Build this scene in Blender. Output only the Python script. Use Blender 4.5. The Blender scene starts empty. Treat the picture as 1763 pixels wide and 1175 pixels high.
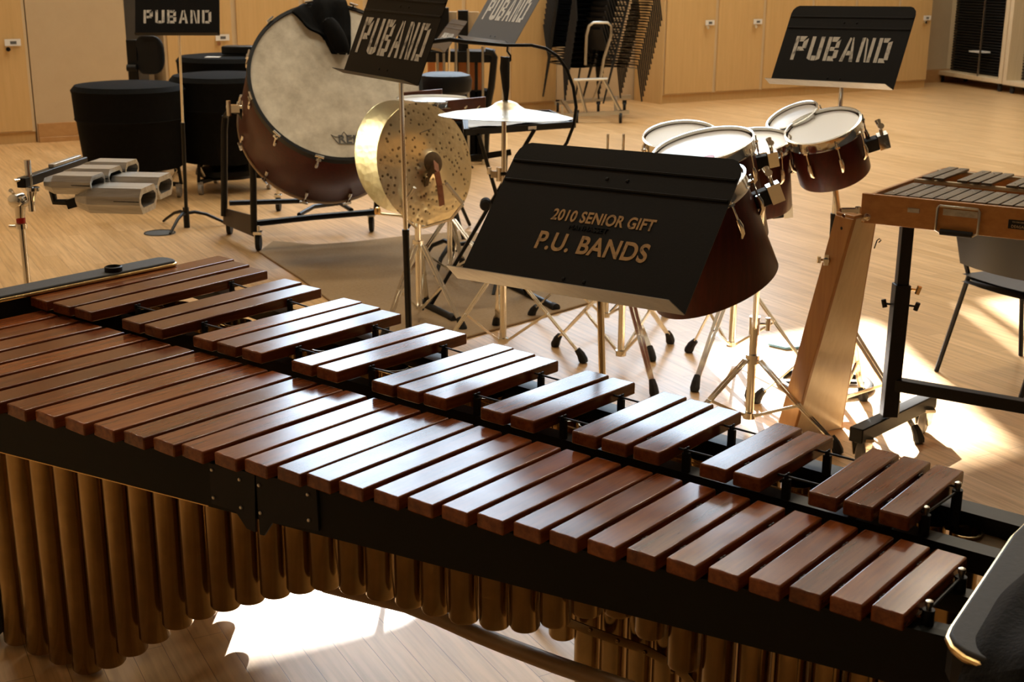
import bpy, bmesh, math, random
import numpy as np
from mathutils import Vector, Matrix
random.seed(7)
sc = bpy.context.scene
COL = sc.collection
# ---------------------------------------------------------------- camera
F_PX, PITCH, ROLL, CAM_Z = 2222.24, 0.28367, 0.00602, 1.75
cam_d = bpy.data.cameras.new('camera'); cam = bpy.data.objects.new('camera', cam_d); COL.objects.link(cam)
cam_d.sensor_width = 36.0; cam_d.lens = F_PX / 1763 * 36.0; cam_d.clip_start = 0.05; cam_d.clip_end = 200
fw = Vector((0, math.cos(PITCH), -math.sin(PITCH))); rt = Vector((1, 0, 0)); up = rt.cross(fw)
rt2 = math.cos(ROLL) * rt + math.sin(ROLL) * up; up2 = -math.sin(ROLL) * rt + math.cos(ROLL) * up
cam.matrix_world = Matrix(((rt2.x, up2.x, -fw.x, 0), (rt2.y, up2.y, -fw.y, 0), (rt2.z, up2.z, -fw.z, CAM_Z), (0, 0, 0, 1)))
sc.camera = cam
cam_d.dof.use_dof = True; cam_d.dof.focus_distance = 2.9; cam_d.dof.aperture_fstop = 11.0
CAMP = Vector((0, 0, CAM_Z))
# ---------------------------------------------------------------- colour management, world, sun
sc.view_settings.view_transform = 'Standard'; sc.view_settings.look = 'None'
sc.view_settings.gamma = 1.0; sc.view_settings.use_curve_mapping = False
sc.view_settings.exposure = 0.5
W_ = bpy.data.worlds.new('sky'); sc.world = W_; W_.use_nodes = True
bg = W_.node_tree.nodes['Background']
sky = W_.node_tree.nodes.new('ShaderNodeTexSky'); sky.sky_type = 'HOSEK_WILKIE'
sky.sun_direction = (0.0, 0.9, 0.43); sky.turbidity = 3
W_.node_tree.links.new(sky.outputs[0], bg.inputs['Color']); bg.inputs['Strength'].default_value = 0.35
SUN_EL = math.radians(25.0)
SUN_DIR = Vector((-0.02, math.cos(SUN_EL), math.sin(SUN_EL))).normalized()      # towards the sun
sun_d = bpy.data.lights.new('sun', 'SUN'); sun = bpy.data.objects.new('sun', sun_d); COL.objects.link(sun)
sun_d.energy = 34.0; sun_d.angle = math.radians(0.6); sun_d.color = (1.0, 0.96, 0.90)
sun.rotation_euler = SUN_DIR.to_track_quat('Z', 'Y').to_euler()
AMB = 1.0
# ---------------------------------------------------------------- pixel -> place helpers (plan measurements taken from the view)
def ray(x, y): return fw + rt2 * ((x - 881.5) / F_PX) - up2 * ((y - 587.5) / F_PX)
def G(x, y, z=0.0):
    d = ray(x, y); return CAMP + d * ((z - CAM_Z) / d.z)
def WY(x, y, Y):
    d = ray(x, y); return CAMP + d * (Y / d.y)
YAW = -0.6781
UD = Vector((math.cos(YAW), math.sin(YAW), 0)); VD = Vector((-math.sin(YAW), math.cos(YAW), 0))
def UV(u, v, z=0.0): return UD * u + VD * v + Vector((0, 0, z))
def PV(x, y, f0, f1=0.0):
    d = ray(x, y); du, dv = d.dot(UD), d.dot(VD)
    t = (f0 - CAMP.dot(VD) + f1 * CAMP.dot(UD)) / (dv - f1 * du)
    p = CAMP + d * t; return p.dot(UD), p.dot(VD), p.z
# ---------------------------------------------------------------- materials
MATS = {}
def mat(name, col=(.5, .5, .5), rough=.5, metal=0., coat=0., kind=None, col2=None, scale=8., bump=0., spec=.5, sheen=0., aniso=None, trans=0., coatr=.08, rot=None):
    if name in MATS: return MATS[name]
    m = bpy.data.materials.new(name); m.use_nodes = True; nt = m.node_tree; N = nt.nodes; L = nt.links
    b = N['Principled BSDF']
    b.inputs['Base Color'].default_value = (*col, 1); b.inputs['Roughness'].default_value = rough
    b.inputs['Metallic'].default_value = metal; b.inputs['Coat Weight'].default_value = coat
    b.inputs['Coat Roughness'].default_value = coatr
    b.inputs['Specular IOR Level'].default_value = spec; b.inputs['Sheen Weight'].default_value = sheen
    b.inputs['Transmission Weight'].default_value = trans
    if kind:
        tc = N.new('ShaderNodeTexCoord'); mp = N.new('ShaderNodeMapping'); L.new(tc.outputs['Object'], mp.inputs[0])
        if rot is not None: mp.inputs['Rotation'].default_value = rot
        c2 = col2 or tuple(c * .6 for c in col)
        rp = N.new('ShaderNodeValToRGB'); rp.color_ramp.elements[0].color = (*c2, 1); rp.color_ramp.elements[1].color = (*col, 1)
        nz = N.new('ShaderNodeTexNoise'); L.new(mp.outputs[0], nz.inputs['Vector'])
        if kind == 'grainx': mp.inputs['Scale'].default_value = (scale * .12, scale * 2.2, scale * 2.2)
        elif kind == 'grainy': mp.inputs['Scale'].default_value = (scale * 2.2, scale * .12, scale * 2.2)
        elif kind == 'grainz': mp.inputs['Scale'].default_value = (scale * 2.2, scale * 2.2, scale * .12)
        else: mp.inputs['Scale'].default_value = (scale, scale, scale)
        nz.inputs['Scale'].default_value = 3.0; nz.inputs['Detail'].default_value = 6; nz.inputs['Roughness'].default_value = .65
        rp.color_ramp.elements[0].position = .32; rp.color_ramp.elements[1].position = .68
        L.new(nz.outputs[0], rp.inputs[0]); L.new(rp.outputs[0], b.inputs['Base Color'])
        if bump:
            bp = N.new('ShaderNodeBump'); bp.inputs['Strength'].default_value = bump; bp.inputs['Distance'].default_value = .002
            L.new(nz.outputs[0], bp.inputs['Height']); L.new(bp.outputs[0], b.inputs['Normal'])
            if coat: pass
    MATS[name] = m; return m
def emat(name, col, strength):
    m = bpy.data.materials.new(name); m.use_nodes = True; nt = m.node_tree; nt.nodes.remove(nt.nodes['Principled BSDF'])
    e = nt.nodes.new('ShaderNodeEmission'); e.inputs[0].default_value = (*col, 1); e.inputs[1].default_value = strength
    nt.links.new(e.outputs[0], nt.nodes['Material Output'].inputs[0]); MATS[name] = m; return m
def floor_mat():
    m = bpy.data.materials.new('maple_strip_floor'); m.use_nodes = True; nt = m.node_tree; N = nt.nodes; L = nt.links; b = N['Principled BSDF']
    tc = N.new('ShaderNodeTexCoord'); mp = N.new('ShaderNodeMapping'); L.new(tc.outputs['Object'], mp.inputs[0])
    mp.inputs['Rotation'].default_value = (0, 0, math.radians(61.9)); mp.inputs['Location'].default_value = (0.3, 0.021, 0)
    br = N.new('ShaderNodeTexBrick'); L.new(mp.outputs[0], br.inputs['Vector'])
    br.inputs['Scale'].default_value = 1.0; br.inputs['Brick Width'].default_value = .95; br.inputs['Row Height'].default_value = .0815
    br.inputs['Mortar Size'].default_value = .0011; br.inputs['Mortar Smooth'].default_value = .3; br.inputs['Bias'].default_value = 0.0
    br.inputs['Color1'].default_value = (.71, .47, .24, 1); br.inputs['Color2'].default_value = (.58, .365, .165, 1); br.inputs['Mortar'].default_value = (.25, .15, .07, 1)
    br.offset = .37; br.offset_frequency = 2
    mp2 = N.new('ShaderNodeMapping'); L.new(mp.outputs[0], mp2.inputs[0]); mp2.inputs['Scale'].default_value = (1.2, 22, 1)
    nz = N.new('ShaderNodeTexNoise'); L.new(mp2.outputs[0], nz.inputs['Vector']); nz.inputs['Scale'].default_value = 2.2; nz.inputs['Detail'].default_value = 7
    rp = N.new('ShaderNodeValToRGB'); rp.color_ramp.elements[0].color = (.66, .6, .52, 1); rp.color_ramp.elements[0].position = .3
    rp.color_ramp.elements[1].color = (1.08, 1.05, 1.0, 1); rp.color_ramp.elements[1].position = .62; L.new(nz.outputs[0], rp.inputs[0])
    mx = N.new('ShaderNodeMix'); mx.data_type = 'RGBA'; mx.blend_type = 'MULTIPLY'; mx.inputs[0].default_value = .75
    L.new(br.outputs['Color'], mx.inputs[6]); L.new(rp.outputs[0], mx.inputs[7]); L.new(mx.outputs[2], b.inputs['Base Color'])
    bp = N.new('ShaderNodeBump'); bp.inputs['Strength'].default_value = .4; bp.inputs['Distance'].default_value = .001; bp.invert = True
    L.new(br.outputs['Fac'], bp.inputs['Height']); L.new(bp.outputs[0], b.inputs['Normal'])
    b.inputs['Roughness'].default_value = .36; b.inputs['Coat Weight'].default_value = .25; b.inputs['Coat Roughness'].default_value = .22
    return m
rose = None
def rosewood():
    m = bpy.data.materials.new('rosewood'); m.use_nodes = True; nt = m.node_tree; N = nt.nodes; L = nt.links; b = N['Principled BSDF']
    tc = N.new('ShaderNodeTexCoord'); oi = N.new('ShaderNodeObjectInfo'); mp = N.new('ShaderNodeMapping'); L.new(tc.outputs['Object'], mp.inputs[0])
    mp.inputs['Rotation'].default_value = (0, 0, -YAW)
    mp3 = N.new('ShaderNodeMapping'); mp3.inputs['Scale'].default_value = (34, 2.4, 34); L.new(mp.outputs[0], mp3.inputs[0])
    ad = N.new('ShaderNodeVectorMath'); ad.operation = 'ADD'; L.new(mp3.outputs[0], ad.inputs[0])
    ml = N.new('ShaderNodeVectorMath'); ml.operation = 'SCALE'; ml.inputs['Scale'].default_value = 40; L.new(oi.outputs['Random'], ml.inputs[0]); L.new(ml.outputs[0], ad.inputs[1])
    nz = N.new('ShaderNodeTexNoise'); L.new(ad.outputs[0], nz.inputs['Vector']); nz.inputs['Scale'].default_value = 1.6; nz.inputs['Detail'].default_value = 8; nz.inputs['Roughness'].default_value = .7
    rp = N.new('ShaderNodeValToRGB'); e = rp.color_ramp.elements
    e[0].position = .3; e[0].color = (.085, .017, .004, 1); e[1].position = .72; e[1].color = (.27, .075, .018, 1)
    L.new(nz.outputs[0], rp.inputs[0])
    hs = N.new('ShaderNodeHueSaturation'); L.new(rp.outputs[0], hs.inputs['Color'])
    mr = N.new('ShaderNodeMapRange'); mr.inputs['To Min'].default_value = .75; mr.inputs['To Max'].default_value = 1.3; L.new(oi.outputs['Random'], mr.inputs[0]); L.new(mr.outputs[0], hs.inputs['Value'])
    L.new(hs.outputs[0], b.inputs['Base Color'])
    # worn satin lacquer: roughness varies with fine scuffs
    nz2 = N.new('ShaderNodeTexNoise'); nz2.inputs['Scale'].default_value = 9; nz2.inputs['Detail'].default_value = 6; L.new(tc.outputs['Object'], nz2.inputs['Vector'])
    mr2 = N.new('ShaderNodeMapRange'); mr2.inputs['To Min'].default_value = .10; mr2.inputs['To Max'].default_value = .26; L.new(nz2.outputs[0], mr2.inputs[0]); L.new(mr2.outputs[0], b.inputs['Roughness'])
    b.inputs['Specular IOR Level'].default_value = .46
    return m
def stencil_mat(name, col, wear=.5, base=(.012, .012, .012), scale=34):
    m = bpy.data.materials.new(name); m.use_nodes = True; nt = m.node_tree; N = nt.nodes; L = nt.links; b = N['Principled BSDF']
    tc = N.new('ShaderNodeTexCoord'); nz = N.new('ShaderNodeTexNoise'); L.new(tc.outputs['Object'], nz.inputs['Vector']); nz.inputs['Scale'].default_value = scale; nz.inputs['Detail'].default_value = 5
    rp = N.new('ShaderNodeValToRGB'); rp.color_ramp.elements[0].position = wear - .12; rp.color_ramp.elements[1].position = wear + .06
    rp.color_ramp.elements[0].color = (*[c * .25 + d * .75 for c, d in zip(col, base)], 1); rp.color_ramp.elements[1].color = (*col, 1)
    L.new(nz.outputs[0], rp.inputs[0]); L.new(rp.outputs[0], b.inputs['Base Color']); b.inputs['Roughness'].default_value = .6
    MATS[name] = m; return m
def cymbal_mat(name, col, col2, scale=1.0, spots=True):
    m = bpy.data.materials.new(name); m.use_nodes = True; nt = m.node_tree; N = nt.nodes; L = nt.links; b = N['Principled BSDF']
    b.inputs['Metallic'].default_value = 1.0; b.inputs['Roughness'].default_value = .34
    tc = N.new('ShaderNodeTexCoord')
    vo = N.new('ShaderNodeTexVoronoi'); vo.inputs['Scale'].default_value = 36; L.new(tc.outputs['Object'], vo.inputs['Vector'])
    nz = N.new('ShaderNodeTexNoise'); nz.inputs['Scale'].default_value = 7; L.new(tc.outputs['Object'], nz.inputs['Vector'])
    rp = N.new('ShaderNodeValToRGB'); e = rp.color_ramp.elements; e[0].position = .3; e[0].color = (*col2, 1); e[1].position = .7; e[1].color = (*col, 1)
    L.new(nz.outputs[0], rp.inputs[0])
    if spots:
        r2 = N.new('ShaderNodeValToRGB'); q = r2.color_ramp.elements; q[0].position = .20; q[0].color = (.10, .06, .02, 1); q[1].position = .29; q[1].color = (1, 1, 1, 1)
        L.new(vo.outputs['Distance'], r2.inputs[0])
        mx = N.new('ShaderNodeMix'); mx.data_type = 'RGBA'; mx.blend_type = 'MULTIPLY'; mx.inputs[0].default_value = .8
        L.new(rp.outputs[0], mx.inputs[6]); L.new(r2.outputs[0], mx.inputs[7]); L.new(mx.outputs[2], b.inputs['Base Color'])
    else: L.new(rp.outputs[0], b.inputs['Base Color'])
    bp = N.new('ShaderNodeBump'); bp.inputs['Strength'].default_value = .5; bp.inputs['Distance'].default_value = .0025
    L.new(vo.outputs['Distance'], bp.inputs['Height']); L.new(bp.outputs[0], b.inputs['Normal'])
    MATS[name] = m; return m
M_floor = floor_mat(); M_rose = rosewood()
M_black = mat('black_powder_coat', (.007, .007, .007), .42, kind='n', col2=(.004, .004, .004), scale=30, spec=.28)
M_desk = mat('black_desk_enamel', (.0055, .0055, .006), .42, spec=.2, kind='n', col2=(.004, .004, .004), scale=60, bump=.12)
M_ledge = mat('bounce_lit_grey_ledge', (.50, .50, .46), .40, .35, kind='grainx', col2=(.40, .40, .37), scale=9)  # grey enamel, lightened so the colour carries light bounced off the floor
M_rubber = mat('black_rubber', (.012, .012, .012), .75, kind='n', col2=(.006, .006, .006), scale=20, bump=.6)
M_chrome = mat('chrome', (.88, .87, .81), .13, 1.0)
M_steel = mat('brushed_steel', (.55, .54, .50), .32, 1.0)
M_gold = mat('gold_resonator_lacquer', (.37, .25, .11), .19, 1.0, kind='n', col2=(.30, .20, .085), scale=6)
M_goldtrim = mat('brass_trim', (.80, .55, .24), .25, 1.0)
M_maroon = mat('maroon_drum_lacquer', (.080, .008, .003), .40, kind='grainz', col2=(.042, .004, .0015), scale=10, coat=.05, spec=.28)
M_head = mat('white_drum_skin', (.90, .92, .95), .32, coat=.5, coatr=.25)
M_skin = mat('mottled_parchment_skin', (.88, .82, .68), .55, kind='n', col2=(.54, .48, .37), scale=2.6)
M_cloth = mat('black_cover_cloth', (.006, .006, .006), .9, sheen=.0, kind='n', col2=(.003, .003, .003), scale=12, bump=.5, spec=.12)
M_fleece = mat('black_fleece', (.010, .009, .008), 1.0, sheen=.15, kind='n', col2=(.004, .004, .004), scale=40, bump=1.0, spec=.1)
M_maple = mat('maple_veneer', (.66, .44, .20), .45, kind='grainz', col2=(.59, .385, .165), scale=4, spec=.35)
M_mapledge = mat('pale_edge_banding', (.66, .52, .33), .5, kind='grainz', col2=(.58, .45, .28), scale=4)
M_base = mat('oak_baseboard', (.50, .28, .11), .45, kind='grainx', col2=(.42, .22, .08), scale=4)
M_wall = mat('cream_wall_paint', (.56, .43, .27), .8, kind='n', col2=(.53, .40, .25), scale=2)
M_casew = mat('ash_case_wood', (.50, .235, .065), .38, kind='grainx', col2=(.40, .17, .045), scale=8, coat=.15)
M_casel = mat('ash_lid_wood', (.46, .22, .065), .38, kind='grainz', col2=(.38, .16, .045), scale=8, coat=.15)
M_lidin = mat('pale_plywood', (.76, .62, .40), .30, kind='grainz', col2=(.68, .54, .33), scale=7, coat=.35, coatr=.2)
M_alu = mat('satin_aluminium', (.60, .61, .60), .34, .75, kind='grainx', col2=(.38, .37, .35), scale=8)
M_barm = mat('bell_bar_metal', (.15, .125, .095), .36, .85, kind='n', col2=(.10, .085, .065), scale=5)
M_rug = mat('brown_grey_carpet', (.36, .25, .145), .95, kind='n', col2=(.30, .205, .115), scale=22, bump=1.0, spec=.1)
M_plast = mat('black_plastic', (.012, .012, .013), .5, spec=.25, kind='n', col2=(.012, .012, .012), scale=20, bump=.2)
M_seat = mat('grey_plastic_seat', (.055, .052, .055), .55, kind='n', col2=(.045, .042, .045), scale=20)
M_grey = mat('dark_grey_panel', (.045, .038, .030), .6, kind='n', col2=(.035, .030, .024), scale=3)
M_white = mat('white_card', (.75, .74, .72), .6)
M_ink = mat('grey_ink', (.10, .10, .10), .7)
M_orange = mat('orange_panel', (.85, .33, .10), .5, kind='grainz', col2=(.78, .28, .08), scale=4)
M_red = mat('red_plastic', (.45, .01, .01), .35)
M_blue = mat('light_blue_paper', (.25, .50, .72), .7)
M_towel = mat('white_towel', (.62, .66, .70), .85, kind='n', col2=(.55, .58, .62), scale=12, bump=.8)
M_leather = mat('brown_leather_strap', (.30, .10, .035), .6, kind='n', col2=(.22, .07, .025), scale=12)
M_suede = mat('brown_felt_pad', (.13, .085, .04), .9, kind='n', col2=(.09, .06, .03), scale=30)
M_cym = cymbal_mat('hammered_bronze', (.84, .74, .50), (.74, .63, .40))
M_cym2 = cymbal_mat('pale_bronze', (.84, .80, .60), (.74, .69, .50), spots=False)
M_cym3 = cymbal_mat('bright_bronze', (.58, .51, .39), (.50, .42, .30), spots=False)
M_endrail = mat('charcoal_vinyl_cap', (.040, .038, .036), .62, kind='n', col2=(.032, .030, .028), scale=40, bump=.3, spec=.35)
M_railb = mat('black_rail_board', (.005, .006, .004), .5, kind='n', col2=(.004, .0045, .003), scale=18, spec=.2)
M_ceil = mat('ceiling_paint', (.55, .48, .38), .9)
M_redwood = mat('reddish_wood_strip', (.16, .05, .02), .4, kind='grainx', col2=(.11, .035, .014), scale=9)
M_sten_w = stencil_mat('white_stencil_paint', (.72, .70, .64), .42)
M_sten_o = stencil_mat('gold_stencil_paint', (.52, .31, .12), .40, scale=75)
M_sten_b = stencil_mat('pale_stencil_paint', (.75, .78, .80), .38, base=(.10, .12, .15))
M_gspec = mat('grey_desk_enamel', (.10, .135, .19), .34, spec=.6)
M_olive = mat('brown_grey_desk_enamel', (.055, .042, .030), .4)
M_glassy = mat('clear_plastic_wheel', (.35, .33, .30), .25)
# ---------------------------------------------------------------- mesh builder
ORG = {}
class MB:
    def __init__(s): s.v = []; s.f = []
    def add(s, vs, fs):
        o = len(s.v); s.v += [Vector(v) for v in vs]; s.f += [tuple(i + o for i in f) for f in fs]; return s
    def box(s, c, size, ax=None):
        c = Vector(c); X, Y, Z = ax or (Vector((1, 0, 0)), Vector((0, 1, 0)), Vector((0, 0, 1)))
        a, b, d = [q / 2 for q in size]
        vs = [c + X * (i * a) + Y * (j * b) + Z * (k * d) for k in (-1, 1) for j in (-1, 1) for i in (-1, 1)]
        return s.add(vs, [(0, 2, 3, 1), (4, 5, 7, 6), (0, 1, 5, 4), (2, 6, 7, 3), (0, 4, 6, 2), (1, 3, 7, 5)])
    def bar(s, p, q, w, h, upv=(0, 0, 1)):
        p, q = Vector(p), Vector(q); X = (q - p); L = X.length; X.normalize(); Y = Vector(upv).cross(X)
        if Y.length < 1e-4: Y = Vector((1, 0, 0)).cross(X)
        Y.normalize(); Z = X.cross(Y); return s.box((p + q) / 2, (L, w, h), (X, Y, Z))
    def hexa(s, b4, t4):
        return s.add(list(b4) + list(t4), [(0, 3, 2, 1), (4, 5, 6, 7), (0, 1, 5, 4), (1, 2, 6, 5), (2, 3, 7, 6), (3, 0, 4, 7)])
    def cyl(s, p, q, r, r2=None, n=16, cap=True):
        return s.tube([p, q], [r, r if r2 is None else r2], n, cap)
    def tube(s, pts, r, n=8, cap=True, closed=False):
        pts = [Vector(p) for p in pts]; m = len(pts); rs = r if isinstance(r, (list, tuple)) else [r] * m
        vs = []; fs = []; prev = None
        for i, p in enumerate(pts):
            if closed: t = pts[(i + 1) % m] - pts[i - 1]
            else: t = (pts[min(i + 1, m - 1)] - pts[max(i - 1, 0)])
            t.normalize()
            if prev is None:
                a = Vector((0, 0, 1)) if abs(t.z) < .9 else Vector((1, 0, 0)); X = a.cross(t).normalized()
            else: X = (prev - t * prev.dot(t)).normalized()
            prev = X; Y = t.cross(X)
            for k in range(n):
                a = 2 * math.pi * k / n; vs.append(p + (X * math.cos(a) + Y * math.sin(a)) * rs[i])
        for i in range(m if closed else m - 1):
            j = (i + 1) % m
            for k in range(n): l = (k + 1) % n; fs.append((i * n + k, i * n + l, j * n + l, j * n + k))
        if cap and not closed: fs.append(tuple(range(n - 1, -1, -1))); fs.append(tuple((m - 1) * n + k for k in range(n)))
        return s.add(vs, fs)
    def lathe(s, c, axis, prof, n=40, closed=False):
        """prof: list of (radius, height along axis)"""
        c = Vector(c); Z = Vector(axis).normalized(); a = Vector((0, 0, 1)) if abs(Z.z) < .9 else Vector((1, 0, 0)); X = a.cross(Z).normalized(); Y = Z.cross(X)
        vs = []; fs = []; m = len(prof)
        for r, h in prof:
            for k in range(n):
                t = 2 * math.pi * k / n; vs.append(c + Z * h + (X * math.cos(t) + Y * math.sin(t)) * r)
        for i in range(m if closed else m - 1):
            j = (i + 1) % m
            for k in range(n): l = (k + 1) % n; fs.append((i * n + k, i * n + l, j * n + l, j * n + k))
        if not closed:
            if prof[0][0] > 1e-5: fs.append(tuple(range(n - 1, -1, -1)))
            if prof[-1][0] > 1e-5: fs.append(tuple((m - 1) * n + k for k in range(n)))
        return s.add(vs, fs)
    def ring(s, c, axis, R, r, n=40, k=6, sx=1., sz=1.):
        return s.lathe(c, axis, [(R + sx * r * math.cos(2 * math.pi * i / k), sz * r * math.sin(2 * math.pi * i / k)) for i in range(k)], n, True)
    def prism(s, pts, off):
        """polygon pts (3D list) extruded by vector off"""
        pts = [Vector(p) for p in pts]; off = Vector(off); n = len(pts)
        return s.add(pts + [p + off for p in pts], [tuple(range(n - 1, -1, -1)), tuple(range(n, 2 * n))] + [(i, (i + 1) % n, n + (i + 1) % n, n + i) for i in range(n)])
    def grid(s, rows):
        m = len(rows); n = len(rows[0]); vs = [p for r in rows for p in r]
        return s.add(vs, [(i * n + j, i * n + j + 1, (i + 1) * n + j + 1, (i + 1) * n + j) for i in range(m - 1) for j in range(n - 1)])
    def build(s, name, m, parent=None, smooth=False, bevel=0., seg=2, sub=0, **props):
        me = bpy.data.meshes.new(name); org = ORG.get(parent.name, Vector((0, 0, 0))) if parent else Vector((0, 0, 0))
        me.from_pydata([tuple(v - org) for v in s.v], [], s.f); me.update()
        bm = bmesh.new(); bm.from_mesh(me); bmesh.ops.remove_doubles(bm, verts=bm.verts, dist=1e-6); bmesh.ops.recalc_face_normals(bm, faces=bm.faces); bm.to_mesh(me); bm.free()
        o = bpy.data.objects.new(name, me); COL.objects.link(o); me.materials.append(m)
        if parent: o.parent = parent
        ORG[o.name] = org
        if bevel:
            b = o.modifiers.new('bevel', 'BEVEL'); b.width = bevel; b.segments = seg; b.limit_method = 'ANGLE'; b.angle_limit = math.radians(40)
            smooth = True
        if sub: q = o.modifiers.new('sub', 'SUBSURF'); q.levels = sub; q.render_levels = sub
        if smooth:
            me.polygons.foreach_set('use_smooth', [True] * len(me.polygons))
            try: me.set_sharp_from_angle(angle=math.radians(38))
            except Exception: pass
        for k, v in props.items(): o[k] = v
        return o
def thing(name, label, cat, loc, group=None):
    o = bpy.data.objects.new(name, None); COL.objects.link(o); o.location = loc; o.empty_display_size = .1; ORG[o.name] = Vector(loc)
    o['label'] = label; o['category'] = cat
    if group: o['group'] = group
    return o
def tag(o, label, cat, group=None):
    o['label'] = label; o['category'] = cat
    if group: o['group'] = group
    return o
def struct(o): o['kind'] = 'structure'; return o
def copy_tree(o, loc, rotz=0, label=None):
    r = o.copy(); COL.objects.link(r); r.location = loc; r.rotation_euler = (o.rotation_euler.x, o.rotation_euler.y, rotz)
    if label: r['label'] = label
    for ch in list(o.children):
        c = ch.copy(); COL.objects.link(c); c.parent = r
        for g in list(ch.children):
            d = g.copy(); COL.objects.link(d); d.parent = c
    return r
def text_mesh(txt, size, origin, X, Y, N, m, parent, name='lettering', bold=.0, xs=1., align='CENTER', depth=.0006, shear=0.):
    cu = bpy.data.curves.new('txt', 'FONT'); cu.body = txt; cu.size = size; cu.align_x = align; cu.align_y = 'CENTER'; cu.offset = bold; cu.extrude = depth; cu.shear = shear
    cu.space_character = 1.05
    ob = bpy.data.objects.new('txt', cu); COL.objects.link(ob); bpy.context.view_layer.update()
    me = bpy.data.meshes.new_from_object(ob); COL.objects.unlink(ob); bpy.data.objects.remove(ob)
    b = MB(); origin = Vector(origin)
    b.add([origin + X * (v.co.x * xs) + Y * v.co.y + N * (v.co.z + depth) for v in me.vertices], [tuple(p.vertices) for p in me.polygons])
    bpy.data.meshes.remove(me)
    return b.build(name, m, parent)
# stencil block letters, strokes as quads in a 0..1 x 0..1 cell
STEN = {
 'P': [((0, 0), (.26, 0), (.26, 1), (0, 1)), ((.32, .78), (.32, 1), (.85, 1), (.62, .78)), ((.66, .5), (1, .5), (1, .92), (.66, .78)), ((.32, .38), (.32, .56), (.62, .56), (.9, .4))],
 'U': [((0, .08), (.28, .0), (.28, 1), (0, 1)), ((.70, .0), (1, .08), (1, 1), (.70, 1)), ((.33, 0), (.66, 0), (.66, .2), (.33, .2))],
 'B': [((0, 0), (.26, 0), (.26, 1), (0, 1)), ((.32, .8), (.32, 1), (.85, 1), (.7, .8)), ((.66, .55), (.95, .55), (.98, .9), (.7, .78)), ((.32, .42), (.32, .58), (.66, .58), (.66, .42)), ((.68, .1), (1, .14), (1, .46), (.68, .46)), ((.32, 0), (.32, .2), (.66, .2), (.85, 0))],
 'A': [((0, 0), (.26, 0), (.50, .95), (.36, 1)), ((.56, 1), (.66, 1), (1, 0), (.72, 0)), ((.36, .26), (.66, .26), (.62, .44), (.42, .44))],
 'N': [((0, 0), (.24, 0), (.24, 1), (0, 1)), ((.76, 0), (1, 0), (1, 1), (.76, 1)), ((.30, 1), (.46, .92), (.72, .0), (.58, .0))],
 'D': [((0, 0), (.26, 0), (.26, 1), (0, 1)), ((.34, .82), (.34, 1), (.8, 1), (.66, .82)), ((.7, .12), (1, .12), (1, .88), (.7, .82)), ((.34, 0), (.34, .18), (.66, .18), (.85, 0))],
}
def stencil(word, o, X, Y, N, w, h, m, parent, gap=.28):
    b = MB(); n = len(word); cw = w / (n + (n - 1) * gap); x = -w / 2
    for ch in word:
        for q in STEN[ch]:
            b.prism([o + X * (x + cw * a) + Y * (h * (c - .5)) + N * .0004 for a, c in q], N * .0006)
        x += cw * (1 + gap)
    return b.build('lettering', m, parent)
# ---------------------------------------------------------------- room
RA = Vector((.852, .524, 0)).normalized(); RN = Vector((RA.y, -RA.x, 0))       # along the far wall; normal into the room
P0 = Vector((-4.96, 12.95, 0))                                                 # cabinet front line starts here
def WL(w, d=0., z=0.): return P0 + RA * w + RN * d + Vector((0, 0, z))
def wpx(x, y, d=0.):
    """distance along the far wall where the sight line of a pixel column meets the plane d in front of the cabinet line"""
    r = ray(x, y); o = P0 + RN * d
    det = r.x * (-RA.y) + RA.x * r.y
    t = ((o.x) * (-RA.y) + RA.x * (o.y)) / det
    p = CAMP + r * t
    return (p - o).dot(RA), p.z
ROOM_H = 9.0
# floor (origin kept at world 0 so the plank pattern is fixed)
fl = MB(); fl.add([(-11, -4, 0), (13, -4, 0), (13, 30, 0), (-11, 30, 0)], [(0, 1, 2, 3)]); fl.add([(-11, -4, -.1), (13, -4, -.1), (13, 30, -.1), (-11, 30, -.1)], [(0, 3, 2, 1)])
struct(fl.build('floor', M_floor))
WB = -0.62                                     # wall plane behind the cabinets
WIN0, WIN1, WZ0, WZ1 = 2.9, 10.9, 3.8, 7.8
wall = MB()
def wbox(b, w0, w1, z0, z1, d0, d1):
    b.hexa([WL(w0, d0, z0), WL(w1, d0, z0), WL(w1, d1, z0), WL(w0, d1, z0)], [WL(w0, d0, z1), WL(w1, d0, z1), WL(w1, d1, z1), WL(w0, d1, z1)]); return b
WEND = wpx(1628, 100, WB)[0] + 0.35
wbox(wall, -7, WIN0, 0, ROOM_H, WB, WB - .25); wbox(wall, WIN1, WEND + .3, 0, ROOM_H, WB, WB - .25)
wbox(wall, WIN0, WIN1, 0, WZ0, WB, WB - .25); wbox(wall, WIN0, WIN1, WZ1, ROOM_H, WB, WB - .25)
struct(wall.build('wall_back', M_wall))
CR = WL(WEND, WB)                              # far right corner of the room
wr = MB(); wr.hexa([CR, CR + RN * 24, CR + RN * 24 + RA * .2, CR + RA * .2], [p + Vector((0, 0, ROOM_H)) for p in (CR, CR + RN * 24, CR + RN * 24 + RA * .2, CR + RA * .2)])
struct(wr.build('wall_right', M_wall))
CLft = WL(-7, WB)
wl = MB(); q4 = (CLft, CLft + RN * 24, CLft + RN * 24 - RA * .2, CLft - RA * .2); wl.hexa(q4, [p + Vector((0, 0, ROOM_H)) for p in q4]); struct(wl.build('wall_left', M_wall))
q4 = (CLft + RN * 20, CR + RN * 20, CR + RN * 20.2, CLft + RN * 20.2); wf = MB(); wf.hexa(q4, [p + Vector((0, 0, ROOM_H)) for p in q4]); struct(wf.build('wall_front', M_grey))
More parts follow.
